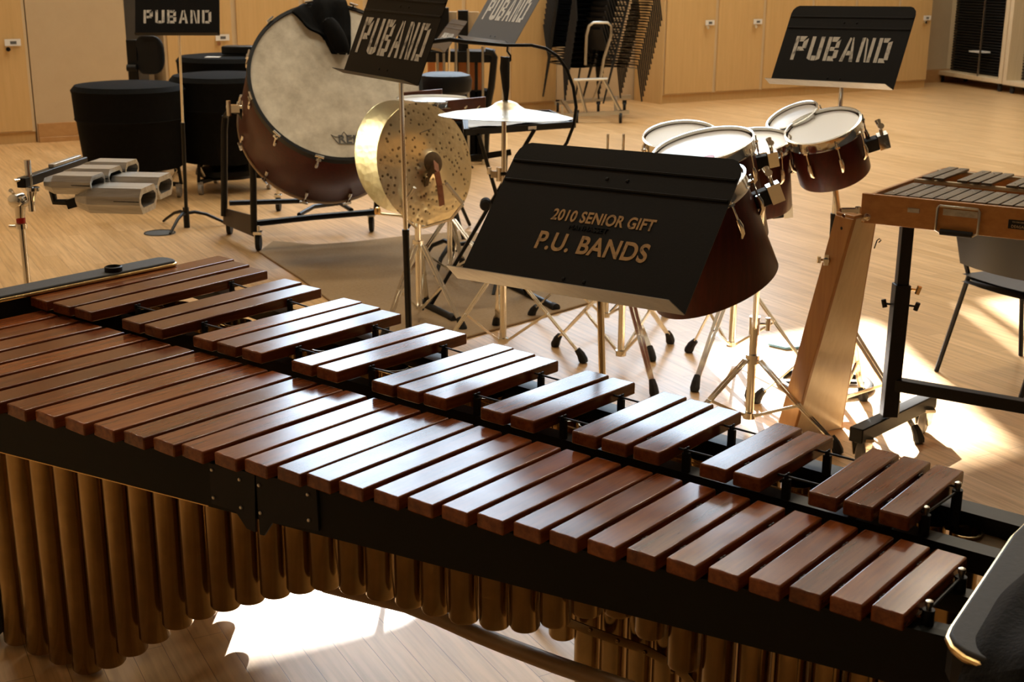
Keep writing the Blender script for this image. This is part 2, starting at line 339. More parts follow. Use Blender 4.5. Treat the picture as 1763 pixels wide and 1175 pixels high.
q4 = (CLft, CR, CR + RN * 20.2, CLft + RN * 20.2); ce = MB(); ce.hexa([p + Vector((0, 0, ROOM_H)) for p in q4], [p + Vector((0, 0, ROOM_H + .2)) for p in q4]); struct(ce.build('ceiling', M_ceil))
# wall projecting flush with the cabinets between the left cabinet and the dark panel, with its baseboard
wA, wB_ = wpx(55, 150)[0] + .012, wpx(222, 120)[0]
w_ = MB(); wbox(w_, wA, wB_, 0, ROOM_H, -.02, WB); struct(w_.build('wall_pier', M_wall))
b_ = MB(); wbox(b_, wA + .01, wB_, 0, .19, .0, -.02); wbox(b_, wA + .01, wB_, 0, .05, .015, 0); struct(b_.build('baseboard_left', M_base, bevel=.004))
b_ = MB(); b_.hexa([CR + RN * .0, CR + RN * 6, CR + RN * 6 - RA * .02, CR - RA * .02], [p + Vector((0, 0, .2)) for p in (CR, CR + RN * 6, CR + RN * 6 - RA * .02, CR - RA * .02)]); struct(b_.build('baseboard_right', M_base))
b_ = MB(); wbox(b_, WEND - 1.2, WEND, 0, .2, WB + .02, WB); struct(b_.build('baseboard_back', M_base))
# ---- windows: translucent roller shades glowing with daylight, sun slips through the gaps
E_shade = emat('sunlit_translucent_shade', (.68, .84, 1.0), 7.2)
tanE = SUN_DIR.z / math.hypot(SUN_DIR.x, SUN_DIR.y)
def sun_to_wall(x, y):
    g = Vector((x, y, 0)); o = WL(0, WB - .1); t = ((o - g).dot(RN)) / SUN_DIR.dot(RN); p = g + SUN_DIR * t
    return (p - P0).dot(RA), p.z
gaps = []
for (xl, xr, nl, nr, fr) in [(-.80, -.31, 3.10, 3.30, 4.35), (.98, 1.90, 4.15, 4.60, 6.15), (2.42, 3.7, 5.75, 6.3, 7.1)]:
    a = sun_to_wall(xl, nl); b = sun_to_wall(xr, nr); c = sun_to_wall((xl + xr) / 2, fr)
    gaps.append((min(a[0], b[0]), max(a[0], b[0]), c[1], (a[1] + b[1]) / 2))
nwin = 4; ww = (WIN1 - WIN0) / nwin
M_frame = mat('white_window_frame', (.5, .48, .44), .5)
for i in range(nwin):
    a, b = WIN0 + i * ww, WIN0 + (i + 1) * ww
    fr = MB()
    for (w0, w1, z0, z1) in [(a, a + .04, WZ0, WZ1), (b - .04, b, WZ0, WZ1), (a + .04, b - .04, WZ0, WZ0 + .06), (a + .04, b - .04, WZ1 - .06, WZ1)]: wbox(fr, w0, w1, z0, z1, WB - .02, WB - .16)
    wn = struct(fr.build('window_%d' % (i + 1), M_frame))
    cw = sorted({a + .04, b - .04, *[min(max(g[k], a + .04), b - .04) for g in gaps for k in (0, 1)]}); cz = sorted({WZ0 + .06, WZ1 - .06, *[min(max(g[k], WZ0 + .06), WZ1 - .06) for g in gaps for k in (2, 3)]})
    sh = MB()
    for u0, u1 in zip(cw, cw[1:]):
        for z0, z1 in zip(cz, cz[1:]):
            cu, cz_ = (u0 + u1) / 2, (z0 + z1) / 2
            if u1 - u0 < 1e-4 or z1 - z0 < 1e-4: continue
            if any(g[0] < cu < g[1] and g[2] < cz_ < g[3] for g in gaps): continue
            wbox(sh, u0, u1, z0, z1, WB - .09, WB - .10)
    sh.build('shade', E_shade, wn)
# ---- warm fill lights under the unseen ceiling, added to brighten the room
M_lampg = emat('warm_fill_diffuser', (1.0, .78, .50), 9.0)
for k, (x, y) in enumerate([(-5.5, 10.5), (-2.5, 11.5), (1.2, 12), (3.8, 14), (6.2, 16.5), (6.2, 12.5), (-1, 14), (2.5, 16), (.6, 6.6), (3.6, 8.2), (-2.8, 7.2)]):
    t = thing('fill_light', 'added unseen warm fill light', 'ceiling light', (x, y, ROOM_H), 'added unseen warm fill lights')
    b = MB(); b.box((x, y, ROOM_H - .03), (1.3, .7, .06)); b.build('housing', M_white, t)
    ld = bpy.data.lights.new('lamp', 'AREA'); ld.shape = 'RECTANGLE'; ld.size = 1.2; ld.size_y = .6; ld.energy = 68; ld.color = (1.0, .88, .67)
    lo = bpy.data.objects.new('lamp', ld); COL.objects.link(lo); lo.parent = t; lo.location = (0, 0, -.08)
# ---------------------------------------------------------------- storage cabinets along the far wall
def lock(px, py, w, z, cab, right=True):
    """door knob under a white number card"""
    h = MB(); h.cyl(WL(w, .02, z - .05), WL(w, .06, z - .05), .022, n=14); h.cyl(WL(w, .0, z - .05), WL(w, .02, z - .05), .012, n=10); h.build('knob', M_chrome, cab, smooth=True)
    c = MB(); wbox(c, w - .02, w + .13, z - .02, z + .045, .022, .028); pl = c.build('number_card', M_white, cab, label='white number card')
    c = MB(); wbox(c, w + .03, w + .09, z - .005, z + .025, .0285, .029); c.build('printed_number', M_ink, pl)
def cabinet(w0, w1, label, lockz=None, side_l=None, H=2.35, group=None):
    t = thing('storage_cabinet', label, 'cabinet', WL((w0 + w1) / 2, 0, 0), group)
    b = MB(); wbox(b, w0, w1, .11, H, -.022, WB + .02); b.build('carcass', M_mapledge, t)
    b = MB(); wbox(b, w0 + .0, w1 - .0, 0, .11, -.04, WB + .02); b.build('plinth', M_maple, t)
    b = MB(); wbox(b, w0 + .03, w1 - .03, .125, H - .02, 0, -.02); b.build('door', M_maple, t, bevel=.002)
    if lockz: lock(0, 0, w1 - .20, lockz, t)
    return t
x0 = wpx(55, 150)[0]
cabinet(x0 - .78, x0, 'maple cabinet at the far left edge with a knob under a white card', .98)
t = thing('dark_panel', 'tall dark grey panel standing beside the cream wall behind the covered timpani', 'panel', WL(wB_ + .12, 0, 0))
b = MB(); wbox(b, wB_ + .005, wB_ + .22, 0, 2.4, -.05, -.6); b.build('panel_board', M_grey, t, bevel=.004)
b = MB(); wbox(b, wB_ + .23, wpx(284, 130)[0] - .01, 0, 2.6, -.35, WB + .01); struct(b.build('wall_recess', M_wall))
edges = [wpx(x, y)[0] for x, y in [(287, 130), (404, 60), (519, 10), (629, 10), (716, 0), (799, 10), (878, 10), (962, 50)]]
labs = ['maple cabinet with knob and card just right of the office chair', 'maple cabinet behind the left rim of the bass drum', 'maple cabinet hidden mostly behind the black jacket on the drum',
        'maple cabinet behind the tilted stand in front of the bass drum', 'maple cabinet behind the small brown music stand', 'maple cabinet behind the bluish music stand', 'maple cabinet with knob and card left of the stacked chairs']
lk = [.98, None, None, None, None, None, 1.12]
for i in range(7): cabinet(edges[i], edges[i + 1], labs[i], lk[i])
e2 = [wpx(x, y)[0] for x, y in [(1143, 100), (1232, 100), (1313, 100), (1395, 100), (1472, 60), (1546, 60), (1603, 60)]]
labs = ['maple cabinet at the left end of the right run, its plain side showing', 'maple cabinet second from the left in the right run, with knob and card', 'maple cabinet just left of the music stand desk at right',
        'maple cabinet above the rack toms, behind the stencilled desk', 'maple cabinet behind the right half of the stencilled desk', 'maple cabinet at the right end of the run beside the wooden racks']
for i in range(6): cabinet(e2[i], e2[i + 1], labs[i], 1.02 if i in (0, 1, 4, 5) else None)
b = MB(); b.hexa([WL(e2[0] - .02, .0, 0), WL(e2[0], .0, 0), WL(e2[0], WB + .02, 0), WL(e2[0] - .02, WB + .02, 0)], [WL(e2[0] - .02, .0, 2.35), WL(e2[0], .0, 2.35), WL(e2[0], WB + .02, 2.35), WL(e2[0] - .02, WB + .02, 2.35)])
b.build('side_panel', M_maple, next(o for o in COL.objects if o.type == 'EMPTY' and o.get('label', '').startswith('maple cabinet at the left end of the right')), bevel=.003)
b = MB(); wbox(b, WEND - 1.0, WEND - .55, 1.45, 2.6, WB + .035, WB + .006); o = b.build('notice_board', M_grey); tag(o, 'dark board hanging on the wall beside the last cabinet', 'board')
# ---------------------------------------------------------------- wooden rolling racks at far right
Q0 = G(1605, 140); Q1 = G(1763, 166); QD = (Q1 - Q0).normalized(); QN = Vector((-QD.y, QD.x, 0));
if QN.x < 0: QN = -QN
QN.normalize()
def rack_edge(px, py):
    r = ray(px, py); det = r.x * (-QD.y) + QD.x * r.y; t = (Q0.x * (-QD.y) + QD.x * Q0.y) / det; return (CAMP + r * t - Q0).dot(QD)
r0, r1 = 0.0, rack_edge(1733, 60)
def rolling_rack(s0, s1, label, pole_at=None):
    c = Q0 + QD * ((s0 + s1) / 2)
    t = thing('rolling_rack', label, 'rack', (c.x, c.y, 0))
    def rb(b, a, e, z0, z1, d0, d1):
        p = [Q0 + QD * a + QN * d0, Q0 + QD * e + QN * d0, Q0 + QD * e + QN * d1, Q0 + QD * a + QN * d1]
        b.hexa([v + Vector((0, 0, z0)) for v in p], [v + Vector((0, 0, z1)) for v in p]); return b
    H = 2.5; b = MB()
    rb(b, s0, s0 + .09, .12, H, 0, .6); rb(b, s1 - .09, s1, .12, H, 0, .6); rb(b, s0 + .09, s1 - .09, .12, .18, 0, .6); rb(b, s0 + .09, s1 - .09, H - .08, H, 0, .6)
    b.build('frame', M_mapledge, t, bevel=.004)
    b = MB(); rb(b, s0 + .09, s1 - .09, .18, H - .08, .30, .6)
    z = .2
    while z < H - .1: rb(b, s0 + .095, s1 - .095, z, z + .018, .24, .3); z += .042
    b.build('black_slats', M_plast, t)
    if pole_at:
        a = s0 + (s1 - s0) * pole_at; b = MB(); rb(b, a - .012, a + .012, .18, H - .08, .0, .02); b.build('upright_strip', M_steel, t)
        b = MB(); rb(b, a - .32, a - .03, .52, .54, .02, .2); b.build('ledge', M_white, t)
    for a in (s0 + .15, s1 - .15):
        for d in (.08, .5):
            b = MB(); p = Q0 + QD * a + QN * d; b.cyl(p + QN * -.015 + Vector((0, 0, .045)), p + QN * .015 + Vector((0, 0, .045)), .045, n=14); b.box(p + Vector((0, 0, .1)), (.05, .05, .04)); b.build('caster', M_rubber, t, smooth=True)
rolling_rack(r0, r1, 'pale wooden rolling rack with black slats beside the last cabinet', .66)
rolling_rack(r1 + .02, r1 + 2.4, 'pale wooden rolling rack with black slats cut by the right edge')
# ---------------------------------------------------------------- stacked chairs and dolly
def make_stack_chair(label, loc, rz, bz=.60, dbz=.08):
    """origin on the floor under the seat; front towards -y"""
    t = thing('stacking_chair', label, 'chair', (0, 0, 0), 'black stacking chairs on the dolly')
    b = MB(); rows = []
    for j in range(5):
        y = -.22 + .11 * j; rows.append([Vector((x, y, .44 - .012 * math.cos(x * 6) - (.02 if j == 0 else 0) + .01 * j / 4)) for x in (-.22, -.11, 0, .11, .22)])
    b.grid(rows); b.grid([[p - Vector((0, 0, .034)) for p in r][::-1] for r in rows]); b.build('seat', M_plast, t, smooth=True)
    b = MB(); rows = []
    for j in range(4):
        z = bz + dbz * j; rows.append([Vector((x, .24 + .03 * j - .03 * (1 - (x / .2) ** 2) * -1, z)) for x in (-.21, -.1, 0, .1, .21)])
    b.grid(rows); b.grid([[p + Vector((0, .012, 0)) for p in r][::-1] for r in rows]); b.build('backrest', M_plast, t, smooth=True)
    for s in (-1, 1):
        b = MB(); b.tube([(s * .235, -.24, 0), (s * .225, -.17, .43)], .011, 6); b.build('leg', M_plast, t, smooth=True)
        b = MB(); b.tube([(s * .235, .30, 0), (s * .225, .17, .43), (s * .222, .25, .60), (s * .215, .34, .86)], .011, 6); b.build('leg', M_plast, t, smooth=True)
    b = MB(); b.tube([(-.22, -.17, .425), (.22, -.17, .425)], .009, 6); b.tube([(-.22, .17, .425), (.22, .17, .425)], .009, 6); b.build('seat_frame', M_plast, t, smooth=True)
    t.location = loc; t.rotation_euler = (0, 0, rz); return t
A_ = G(1068, 212); 
wm = wpx(1020, 150, .4)[0]
dc = WL(wm, .25)
proto = None
def stack(x, y, z0, n, rz, lab, lean=(.0, -.016)):
    global proto
    for k in range(n):
        ca, sa = math.cos(rz), math.sin(rz); lx, ly = lean[0] * k, lean[1] * k
        loc = (x + ca * lx - sa * ly, y + sa * lx + ca * ly, z0 + .062 * k)
        l = lab + (' resting on the dolly' if k == 0 else ' pile' if k < n - 1 else ' pile, topmost')
        if proto is None: proto = make_stack_chair(lab, loc, rz); proto['group'] = lab; proto_l = lab
        else: c = copy_tree(proto, loc, rz, lab); c['group'] = lab
s1p = WY(985, 150, 15.9); s2p = WY(1058, 150, 15.6)
stack(s1p.x, s1p.y, .20, 16, math.radians(28), 'black stacking chair in the left pile on the dolly')
stack(s2p.x, s2p.y, .20, 16, math.radians(118), 'black stacking chair in the right pile leaning towards the cabinet side')
t = thing('chair_dolly', 'silver tube chair dolly with casters in front of the stacked chairs', 'dolly', (G(1035, 205).x, G(1035, 205).y, 0))
YD = 15.05
def D(x, y, Y=YD): return WY(x, y, Y)
b = MB(); b.tube([D(1008, 112), D(1010, 62), D(1014, 45), D(1022, 39), D(1046, 39), D(1053, 45), D(1052, 62), D(1040, 100), D(1034, 134)], .016, 8); b.build('push_handle', M_steel, t, smooth=True)
b = MB(); b.tube([D(988, 138), D(1046, 136)], .018, 8); b.tube([D(1040, 138), D(1070, 195)], .018, 8); b.tube([D(994, 138), D(1010, 197)], .018, 8); b.build('upright_frame', M_steel, t, smooth=True)
b = MB(); b.tube([D(1034, 137), D(1020, 175, 15.6)], .014, 8); b.build('brace', M_steel, t, smooth=True)
b = MB(); b.bar(D(968, 199), D(1083, 193), .05, .04); b.bar(D(955, 178, 16.2), D(1086, 166, 16.2), .05, .04); b.bar(D(985, 198), D(968, 172, 16.2), .04, .03); b.bar(D(1060, 195), D(1060, 168, 16.2), .04, .03)
b.bar(D(968, 183), D(968, 199), .03, .03); b.build('base_frame', M_steel, t)
for (x, y, Y) in [(1068, 206, YD), (993, 211, YD), (1030, 186, 16.2), (960, 190, 16.2), (1075, 182, 16.2)]:
    p = D(x, y, Y); p.z = .062; b = MB(); b.cyl(p - Vector((.015, 0, 0)), p + Vector((.015, 0, 0)), .062, n=18); b.box(p + Vector((0, 0, .06)), (.05, .04, .05)); b.build('caster', M_rubber, t, smooth=True)
# ---------------------------------------------------------------- marimba
ZN, ZA, BT = .880, .9135, .026
NAT_M = {7: -2.3445, 8: -2.2635, 9: -2.182, 10: -2.1045, 11: -2.0265, 12: -1.951, 13: -1.8815, 14: -1.8025, 15: -1.7325, 16: -1.6585, 17: -1.594, 18: -1.525, 19: -1.4525, 20: -1.3845, 21: -1.3175,
         22: -1.2505, 23: -1.183, 24: -1.1185, 25: -1.0525, 26: -.986, 27: -.921, 28: -.8545, 29: -.792, 30: -.732, 31: -.673, 32: -.615}
def nat_u(i):
    if i in NAT_M: return NAT_M[i]
    return -2.3445 - sum(.0835 + .0012 * k for k in range(7 - i))
ACC = {0: (-2.979, -3.005), 1: (-2.886, -2.916), 2: (-2.80, -2.816), 4: (-2.617, -2.637), 5: (-2.534, -2.543), 7: (-2.3625, -2.358), 8: (-2.2825, -2.2805), 9: (-2.2005, -2.196), 11: (-2.044, -2.029), 12: (-1.9685, -1.952),
       14: (-1.8105, -1.793), 15: (-1.7415, -1.725), 16: (-1.6705, -1.6545), 18: (-1.525, -1.5085), 19: (-1.4525, -1.4375), 21: (-1.31, -1.304), 22: (-1.245, -1.2385), 23: (-1.1765, -1.173), 25: (-1.0415, -1.0375),
       26: (-.9765, -.972), 28: (-.838, -.841), 29: (-.777, -.782), 30: (-.7165, -.7215)}
vfn = lambda u: 1.7201 + .1793 * u
def vbn(u): t = (u + 3.0) / 2.4; return 1.757 + .125 * t - .028 * t * t
def vfa(u): t = (u + 3.0) / 2.3; return 1.744 + .165 * t - .045 * t * t
def vba(u): t = (u + 3.0) / 2.3; return 2.378 - .44 * t + .177 * t * t
wn = lambda u: .0655 - .0095 * (u + 2.35) if u > -2.35 else .0655 + .006 * (-2.35 - u)
wn = lambda u: max(.043, .046 + .0006 + (-.6 - u) * .0115)
mar = thing('marimba', 'rosewood marimba with gold resonator tubes and black frame across the foreground', 'marimba', UV(-1.8, 1.75, 0))
def add_bar(uf, ub, w, v0, v1, ztop):
    def P_(u, v, z): return UV(u, v, z)
    hw = w / 2
    m = MB(); m.hexa([P_(uf - hw, v0, ztop - BT), P_(uf + hw, v0, ztop - BT), P_(ub + hw, v1, ztop - BT), P_(ub - hw, v1, ztop - BT)],
                     [P_(uf - hw, v0, ztop), P_(uf + hw, v0, ztop), P_(ub + hw, v1, ztop), P_(ub - hw, v1, ztop)])
    return m.build('bar', M_rose, mar, bevel=.0035, seg=3)
for i in range(33):
    u = nat_u(i); add_bar(u, u + .004 * (1 if i < 24 else 0), wn(u) + .003, vfn(u), vbn(u), ZN)
for g, (uf, ub) in ACC.items():
    add_bar(uf, ub, wn((uf + ub) / 2) + .003, vfa(uf), vba(ub), ZA)
nodes = {'nf': lambda u: vfn(u) + .224 * (vbn(u) - vfn(u)), 'nb': lambda u: vbn(u) - .224 * (vbn(u) - vfn(u)), 'af': lambda u: vfa(u) + .224 * (vba(u) - vfa(u)), 'ab': lambda u: vba(u) - .224 * (vba(u) - vfa(u))}
def post(u, v, ztop, zbot):
    b = MB(); b.bar(UV(u, v, zbot), UV(u, v, ztop - .010), .009, .015, UD); 
    b.bar(UV(u, v - .005, ztop - .012), UV(u, v - .005, ztop), .008, .0035, UD); b.bar(UV(u, v + .005, ztop - .012), UV(u, v + .005, ztop), .008, .0035, UD)
    b.build('cord_post', M_plast, mar, bevel=.001, seg=1)
for i in range(7, 32):
    u = (nat_u(i) + nat_u(i + 1)) / 2
    post(u, nodes['nf'](u), ZN - .006, .845)
    if i % 1 == 0 and i > 24: post(u, nodes['nb'](u), ZN - .006, .845)
agaps = []
for k in range(0, 31):
    # posts stand beside accidental bars
    pass
ak = sorted(ACC)
for a, b2 in zip(ak, ak[1:]):
    uf = (ACC[a][0] + ACC[b2][0]) / 2; ub = (ACC[a][1] + ACC[b2][1]) / 2
    if b2 - a == 1: sp = [(uf, ub)]
    else:
        sp = [(ACC[a][0] + .045, ACC[a][1] + .045)]
    for f_, r_ in sp: post(f_, nodes['af'](f_), ZA - .004, .86); post(r_, nodes['ab'](r_), ZA - .004, .86)
for (u, v, z) in [(-.6835, nodes['ab'](-.68) - .005, ZA + .0), (-.690, nodes['af'](-.69) + .01, ZA - .005), (-.578, nodes['nf'](-.58), ZN + .002), (-.580, nodes['nb'](-.58), ZN + .002)]:
    b = MB(); b.cyl(UV(u, v, .83), UV(u, v, z - .012), .009, n=12); b.build('end_post', M_plast, mar, smooth=True)
    b = MB(); b.lathe(UV(u, v, z - .012), (0, 0, 1), [(.004, 0), (.0042, .004), (.0062, .008), (.0055, .013), (0, .016)], 14); b.build('end_screw', M_steel, mar, smooth=True)
def cord(key, u0, u1, z):
    b = MB(); n = 60; b.tube([UV(u0 + (u1 - u0) * i / n, nodes[key](u0 + (u1 - u0) * i / n), z) for i in range(n + 1)], .0021, 6); b.build('cord', M_plast, mar, smooth=True)
cord('nf', -3.02, -.578, ZN - .013); cord('nb', -3.02, -.58, ZN - .013); cord('af', -3.05, -.69, ZA - .010); cord('ab', -3.05, -.684, ZA - .010)
b = MB(); b.tube([UV(-.69, nodes['af'](-.69) + .01, ZA - .016), UV(-.684, nodes['ab'](-.684), ZA - .016)], .0024, 6); b.build('cord_spring', M_plast, mar, smooth=True)
b = MB(); b.tube([UV(-.578, nodes['nf'](-.58), ZN - .012), UV(-.58, nodes['nb'](-.58), ZN - .012)], .0024, 6); b.build('cord_spring', M_plast, mar, smooth=True)
def railbox(name, f0, u0, u1, z0, z1, wdt, m, off=0.):
    b = MB(); n = 12; 
    for s in range(n):
        a = u0 + (u1 - u0) * s / n; c = u0 + (u1 - u0) * (s + 1) / n
        b.hexa([UV(a, f0(a) + off - wdt / 2, z0), UV(c, f0(c) + off - wdt / 2, z0), UV(c, f0(c) + off + wdt / 2, z0), UV(a, f0(a) + off + wdt / 2, z0)],
               [UV(a, f0(a) + off - wdt / 2, z1), UV(c, f0(c) + off - wdt / 2, z1), UV(c, f0(c) + off + wdt / 2, z1), UV(a, f0(a) + off + wdt / 2, z1)])
    return b.build(name, m, mar)
railbox('front_board', lambda u: vfn(u), -3.05, -.47, .757, .850, .018, M_railb, .030)
b = MB(); b.tube([UV(-3.05, vfn(-3.05) + .0205, .7585), UV(-1.87, vfn(-1.87) + .0205, .7585)], .0016, 5); b.build('board_edge_strip', M_goldtrim, mar)
railbox('support_rail', nodes['nf'], -3.04, -.50, .815, .846, .03, M_black)
railbox('support_rail', nodes['nb'], -3.04, -.50, .815, .846, .03, M_black)
railbox('support_rail', nodes['af'], -3.06, -.50, .825, .862, .038, M_black, .012)
railbox('support_rail', lambda u: max(nodes['ab'](u), 2.05), -3.06, -.50, .82, .862, .05, M_black, .028)
# hinge plates in the middle of the front board
def plate(u0, u1, pts, m=M_black):
    b = MB(); vv = lambda u: vfn(u) + .019
    b.prism([UV(u, vv(u), z) for u, z in pts], -VD * .004); return b
plate(0, 0, [(-1.857, .85), (-1.857, .768), (-1.80, .765), (-1.775, .735), (-1.755, .732), (-1.750, .85)]).build('hinge_plate', M_plast, mar)
plate(0, 0, [(-1.747, .85), (-1.745, .730), (-1.735, .730), (-1.715, .760), (-1.61, .768), (-1.612, .855)]).build('hinge_plate', M_plast, mar)
for u, z in [(-1.85, .838), (-1.85, .782), (-1.785, .832), (-1.785, .776), (-1.74, .83), (-1.74, .775), (-1.63, .835), (-1.63, .785)]:
    b = MB(); b.lathe(UV(u, vfn(u) + .014, z), -VD, [(.004, 0), (.003, .002), (0, .0028)], 10); b.build('rivet', M_steel, mar, smooth=True)
# resonator tubes
TN = [(-3.2, .012), (-2.66, .014), (-2.56, .087), (-2.47, .148), (-2.39, .21), (-2.31, .267), (-2.22, .318), (-2.156, .35), (-2.075, .39), (-2.0, .424), (-1.93, .454), (-1.86, .481), (-1.72, .492), (-1.49, .50), (-1.39, .52), (-1.32, .55),
      (-1.26, .59), (-1.19, .615), (-1.13, .595), (-1.07, .56), (-1.0, .50), (-.93, .43), (-.85, .35), (-.6, .22)]
TA = [(-3.2, .05), (-2.75, .06), (-2.4, .25), (-2.05, .36), (-1.7, .46), (-1.60, .47), (-1.555, .42), (-1.52, .33), (-1.46, .24), (-1.1, .20), (-.9, .18), (-.6, .15)]
def interp(T, u):
    for (a, x), (b2, y) in zip(T, T[1:]):
        if a <= u <= b2: return x + (y - x) * (u - a) / (b2 - a)
    return T[-1][1] if u > T[-1][0] else T[0][1]
vtn = lambda u: 1.92 + .115 * u
vta = lambda u: 2.035 - .035 * (u + .6)
def resonator(u, v, r, z0, z1=.835):
    b = MB(); c = UV(u, v, 0)
    b.lathe(c, (0, 0, 1), [(0, z0 + .012), (r * .55, z0 + .004), (r * .9, z0), (r, z0 + .006), (r, z1), (r + .0012, z1 + .0012), (r - .0016, z1 + .0012), (r - .0022, z1 - .002), (r - .0022, z0 + .03), (0, z0 + .03)], 28)
    b.build('resonator_tube', M_gold, mar, smooth=True)
for i in range(0, 33):
    u = nat_u(i); pw = (nat_u(min(i + 1, 32)) - nat_u(max(i - 1, 0))) / (2 if 0 < i < 32 else 1)
    resonator(u + .002, vtn(u), pw * .445, interp(TN, u), .822)
for g in range(0, 32):
    if g in ACC: u = sum(ACC[g]) / 2
    else:
        lo = max(k for k in ACC if k < g); hi = [k for k in ACC if k > g]
        u = (sum(ACC[lo]) / 2 + sum(ACC[hi[0]]) / 2) / 2 if hi else sum(ACC[30]) / 2 + .062
    pw = .089 - .028 * (u + 3.0) / 2.4
    resonator(u, vta(u), pw * .43, interp(TA, u), .838)
# plate that carries the back resonators with its gilt edge
def strip(name, f0, u0, u1, z, hw, th, m, n=24):
    b = MB(); 
    top = []; 
    for s in (-1, 1):
        b.tube([UV(u0 + (u1 - u0) * i / n, f0(u0 + (u1 - u0) * i / n) + s * hw, z) for i in range(n + 1)], th, 5)
    return b
for s in (-1, 1):
    b = MB(); n = 20; b.tube([UV(-3.0 + 2.36 * i / n, vta(-3.0 + 2.36 * i / n) + s * .036, .834) for i in range(n + 1)] + [UV(-.60, vta(-.6) + s * .030, .834), UV(-.565, vta(-.565) + s * .012, .834)], .0018, 5); b.build('resonator_bank_edge', M_goldtrim, mar, smooth=True)
b = MB(); b.hexa([UV(-.64, vta(-.64) - .034, .826), UV(-.565, vta(-.565) - .012, .826), UV(-.565, vta(-.565) + .012, .826), UV(-.64, vta(-.64) + .034, .826)], [UV(-.64, vta(-.64) - .034, .832), UV(-.565, vta(-.565) - .012, .832), UV(-.565, vta(-.565) + .012, .832), UV(-.64, vta(-.64) + .034, .832)]); b.build('resonator_bank_tip', M_suede, mar)
for dv in (-.012, .012):
    b = MB(); b.bar(UV(-.575, vta(-.57) + dv, .836), UV(-.50, vta(-.5) + dv, .836), .014, .010); b.build('bank_hook', M_steel, mar, bevel=.002)
b = MB(); b.bar(UV(-.56, 1.70, .828), UV(-.50, 1.70, .828), .03, .014); b.build('bank_hook', M_steel, mar, bevel=.002)
# curved band across the back tubes, with rivets
b = MB(); pts = [(x, y) for x, y in [(975, 1070), (1012, 1085), (1060, 1102), (1110, 1118), (1150, 1140), (1185, 1168), (1210, 1200)]]
rowA = []; rowB = []
for x, y in pts:
    u, v, z = PV(x, y, vta(-1.2) - .036 - .035 * 0); rowA.append(UV(u, v, z + .009)); rowB.append(UV(u, v, z - .012))
b.grid([rowA, rowB]); b.grid([[p + VD * .003 for p in rowB], [p + VD * .003 for p in rowA]]); b.build('tube_band', M_gold, mar)
for x, y in [(1016, 1085), (1063, 1104), (1110, 1124), (1158, 1157)]:
    u, v, z = PV(x, y, vta(-1.2) - .037); b = MB(); b.lathe(UV(u, v, z), -VD, [(.005, 0), (.004, .003), (0, .004)], 10); b.build('rivet', M_gold, mar, smooth=True)
# lower stretcher: arched beam
pts = [(560, 1008), (604, 1019), (650, 1030), (700, 1042), (752, 1062), (808, 1087), (870, 1112), (960, 1146), (1080, 1187), (1220, 1232), (1500, 1320)]
c3 = [PV(x, y, 1.93) for x, y in pts]; b = MB()
b.tube([UV(*a) for a in c3], .019, 12)
b.build('lower_stretcher', mat('dark_gold_beam', (.30, .18, .08), .45, .1), mar, smooth=True)
# end caps with brass edging
def endcap(poly, z, th=.045):
    c = sum((UV(*p) for p in poly), Vector()) / len(poly)
    b = MB(); b.prism([UV(u, v, z - .012) for u, v in poly], Vector((0, 0, .012))); cap = b.build('end_cap', M_endrail, mar, bevel=.004)
    b = MB(); b.prism([UV(u, v, z - .012 - th) for u, v in poly], Vector((0, 0, th))); b.build('end_rail', M_black, mar)
    b = MB(); b.tube([UV(u, v, z - .011) for u, v in poly], .0052, 8, closed=True); b.build('edge_trim', M_goldtrim, mar, smooth=True)
def rnd(u0, u1, vlo, vhi, bend=0.):
    P_ = []; r = (u1 - u0) / 2; cu = (u0 + u1) / 2
    for k in range(9): a = math.pi + math.pi * k / 8; P_.append((cu + r * math.cos(a) + bend, vlo + r + r * math.sin(a)))
    P_.append((u1 + 0, (vlo + vhi) * .5 + .02))
    for k in range(9): a = math.pi * k / 8; P_.append((cu + r * math.cos(a), vhi - r + r * math.sin(a) * .6))
    P_.append((u0 + 0, (vlo + vhi) * .5 + .02))
    return P_
endcap(rnd(-3.10, -3.02, 1.14, 2.24), .93)
endcap(rnd(-.533, -.41, 1.475, 2.23, .034), .93)
b = MB(); p = UV(-3.045, 2.02, .93); b.lathe(p, (0, 0, 1), [(.024, 0), (.024, .012), (.020, .014), (.017, .006), (0, .006)], 20); b.build('cap_knob', M_plast, mar, smooth=True)
for u in (-3.06, -.47):
    b = MB(); b.prism([UV(u, v, z) for v, z in [(1.50 if u > -1 else 1.20, .87), (2.15, .87), (2.10, .60), (1.60, .60)]], UD * .025); b.build('end_panel', M_black, mar)
    for v in (1.66, 2.04):
        b = MB(); b.bar(UV(u + .012, v, .10), UV(u + .012, v, .62), .05, .03, UD); b.build('leg', M_black, mar, bevel=.003)
    b = MB(); b.bar(UV(u + .012, 1.50, .11), UV(u + .012, 2.2, .11), .05, .05); b.build('foot_beam', M_black, mar, bevel=.003)
    for v in (1.55, 2.15):
        b = MB(); p = UV(u + .012, v, .05); b.cyl(p - UD * .015, p + UD * .015, .05, n=20); b.box(p + Vector((0, 0, .045)), (.03, .05, .03)); b.build('caster', M_rubber, mar, smooth=True)
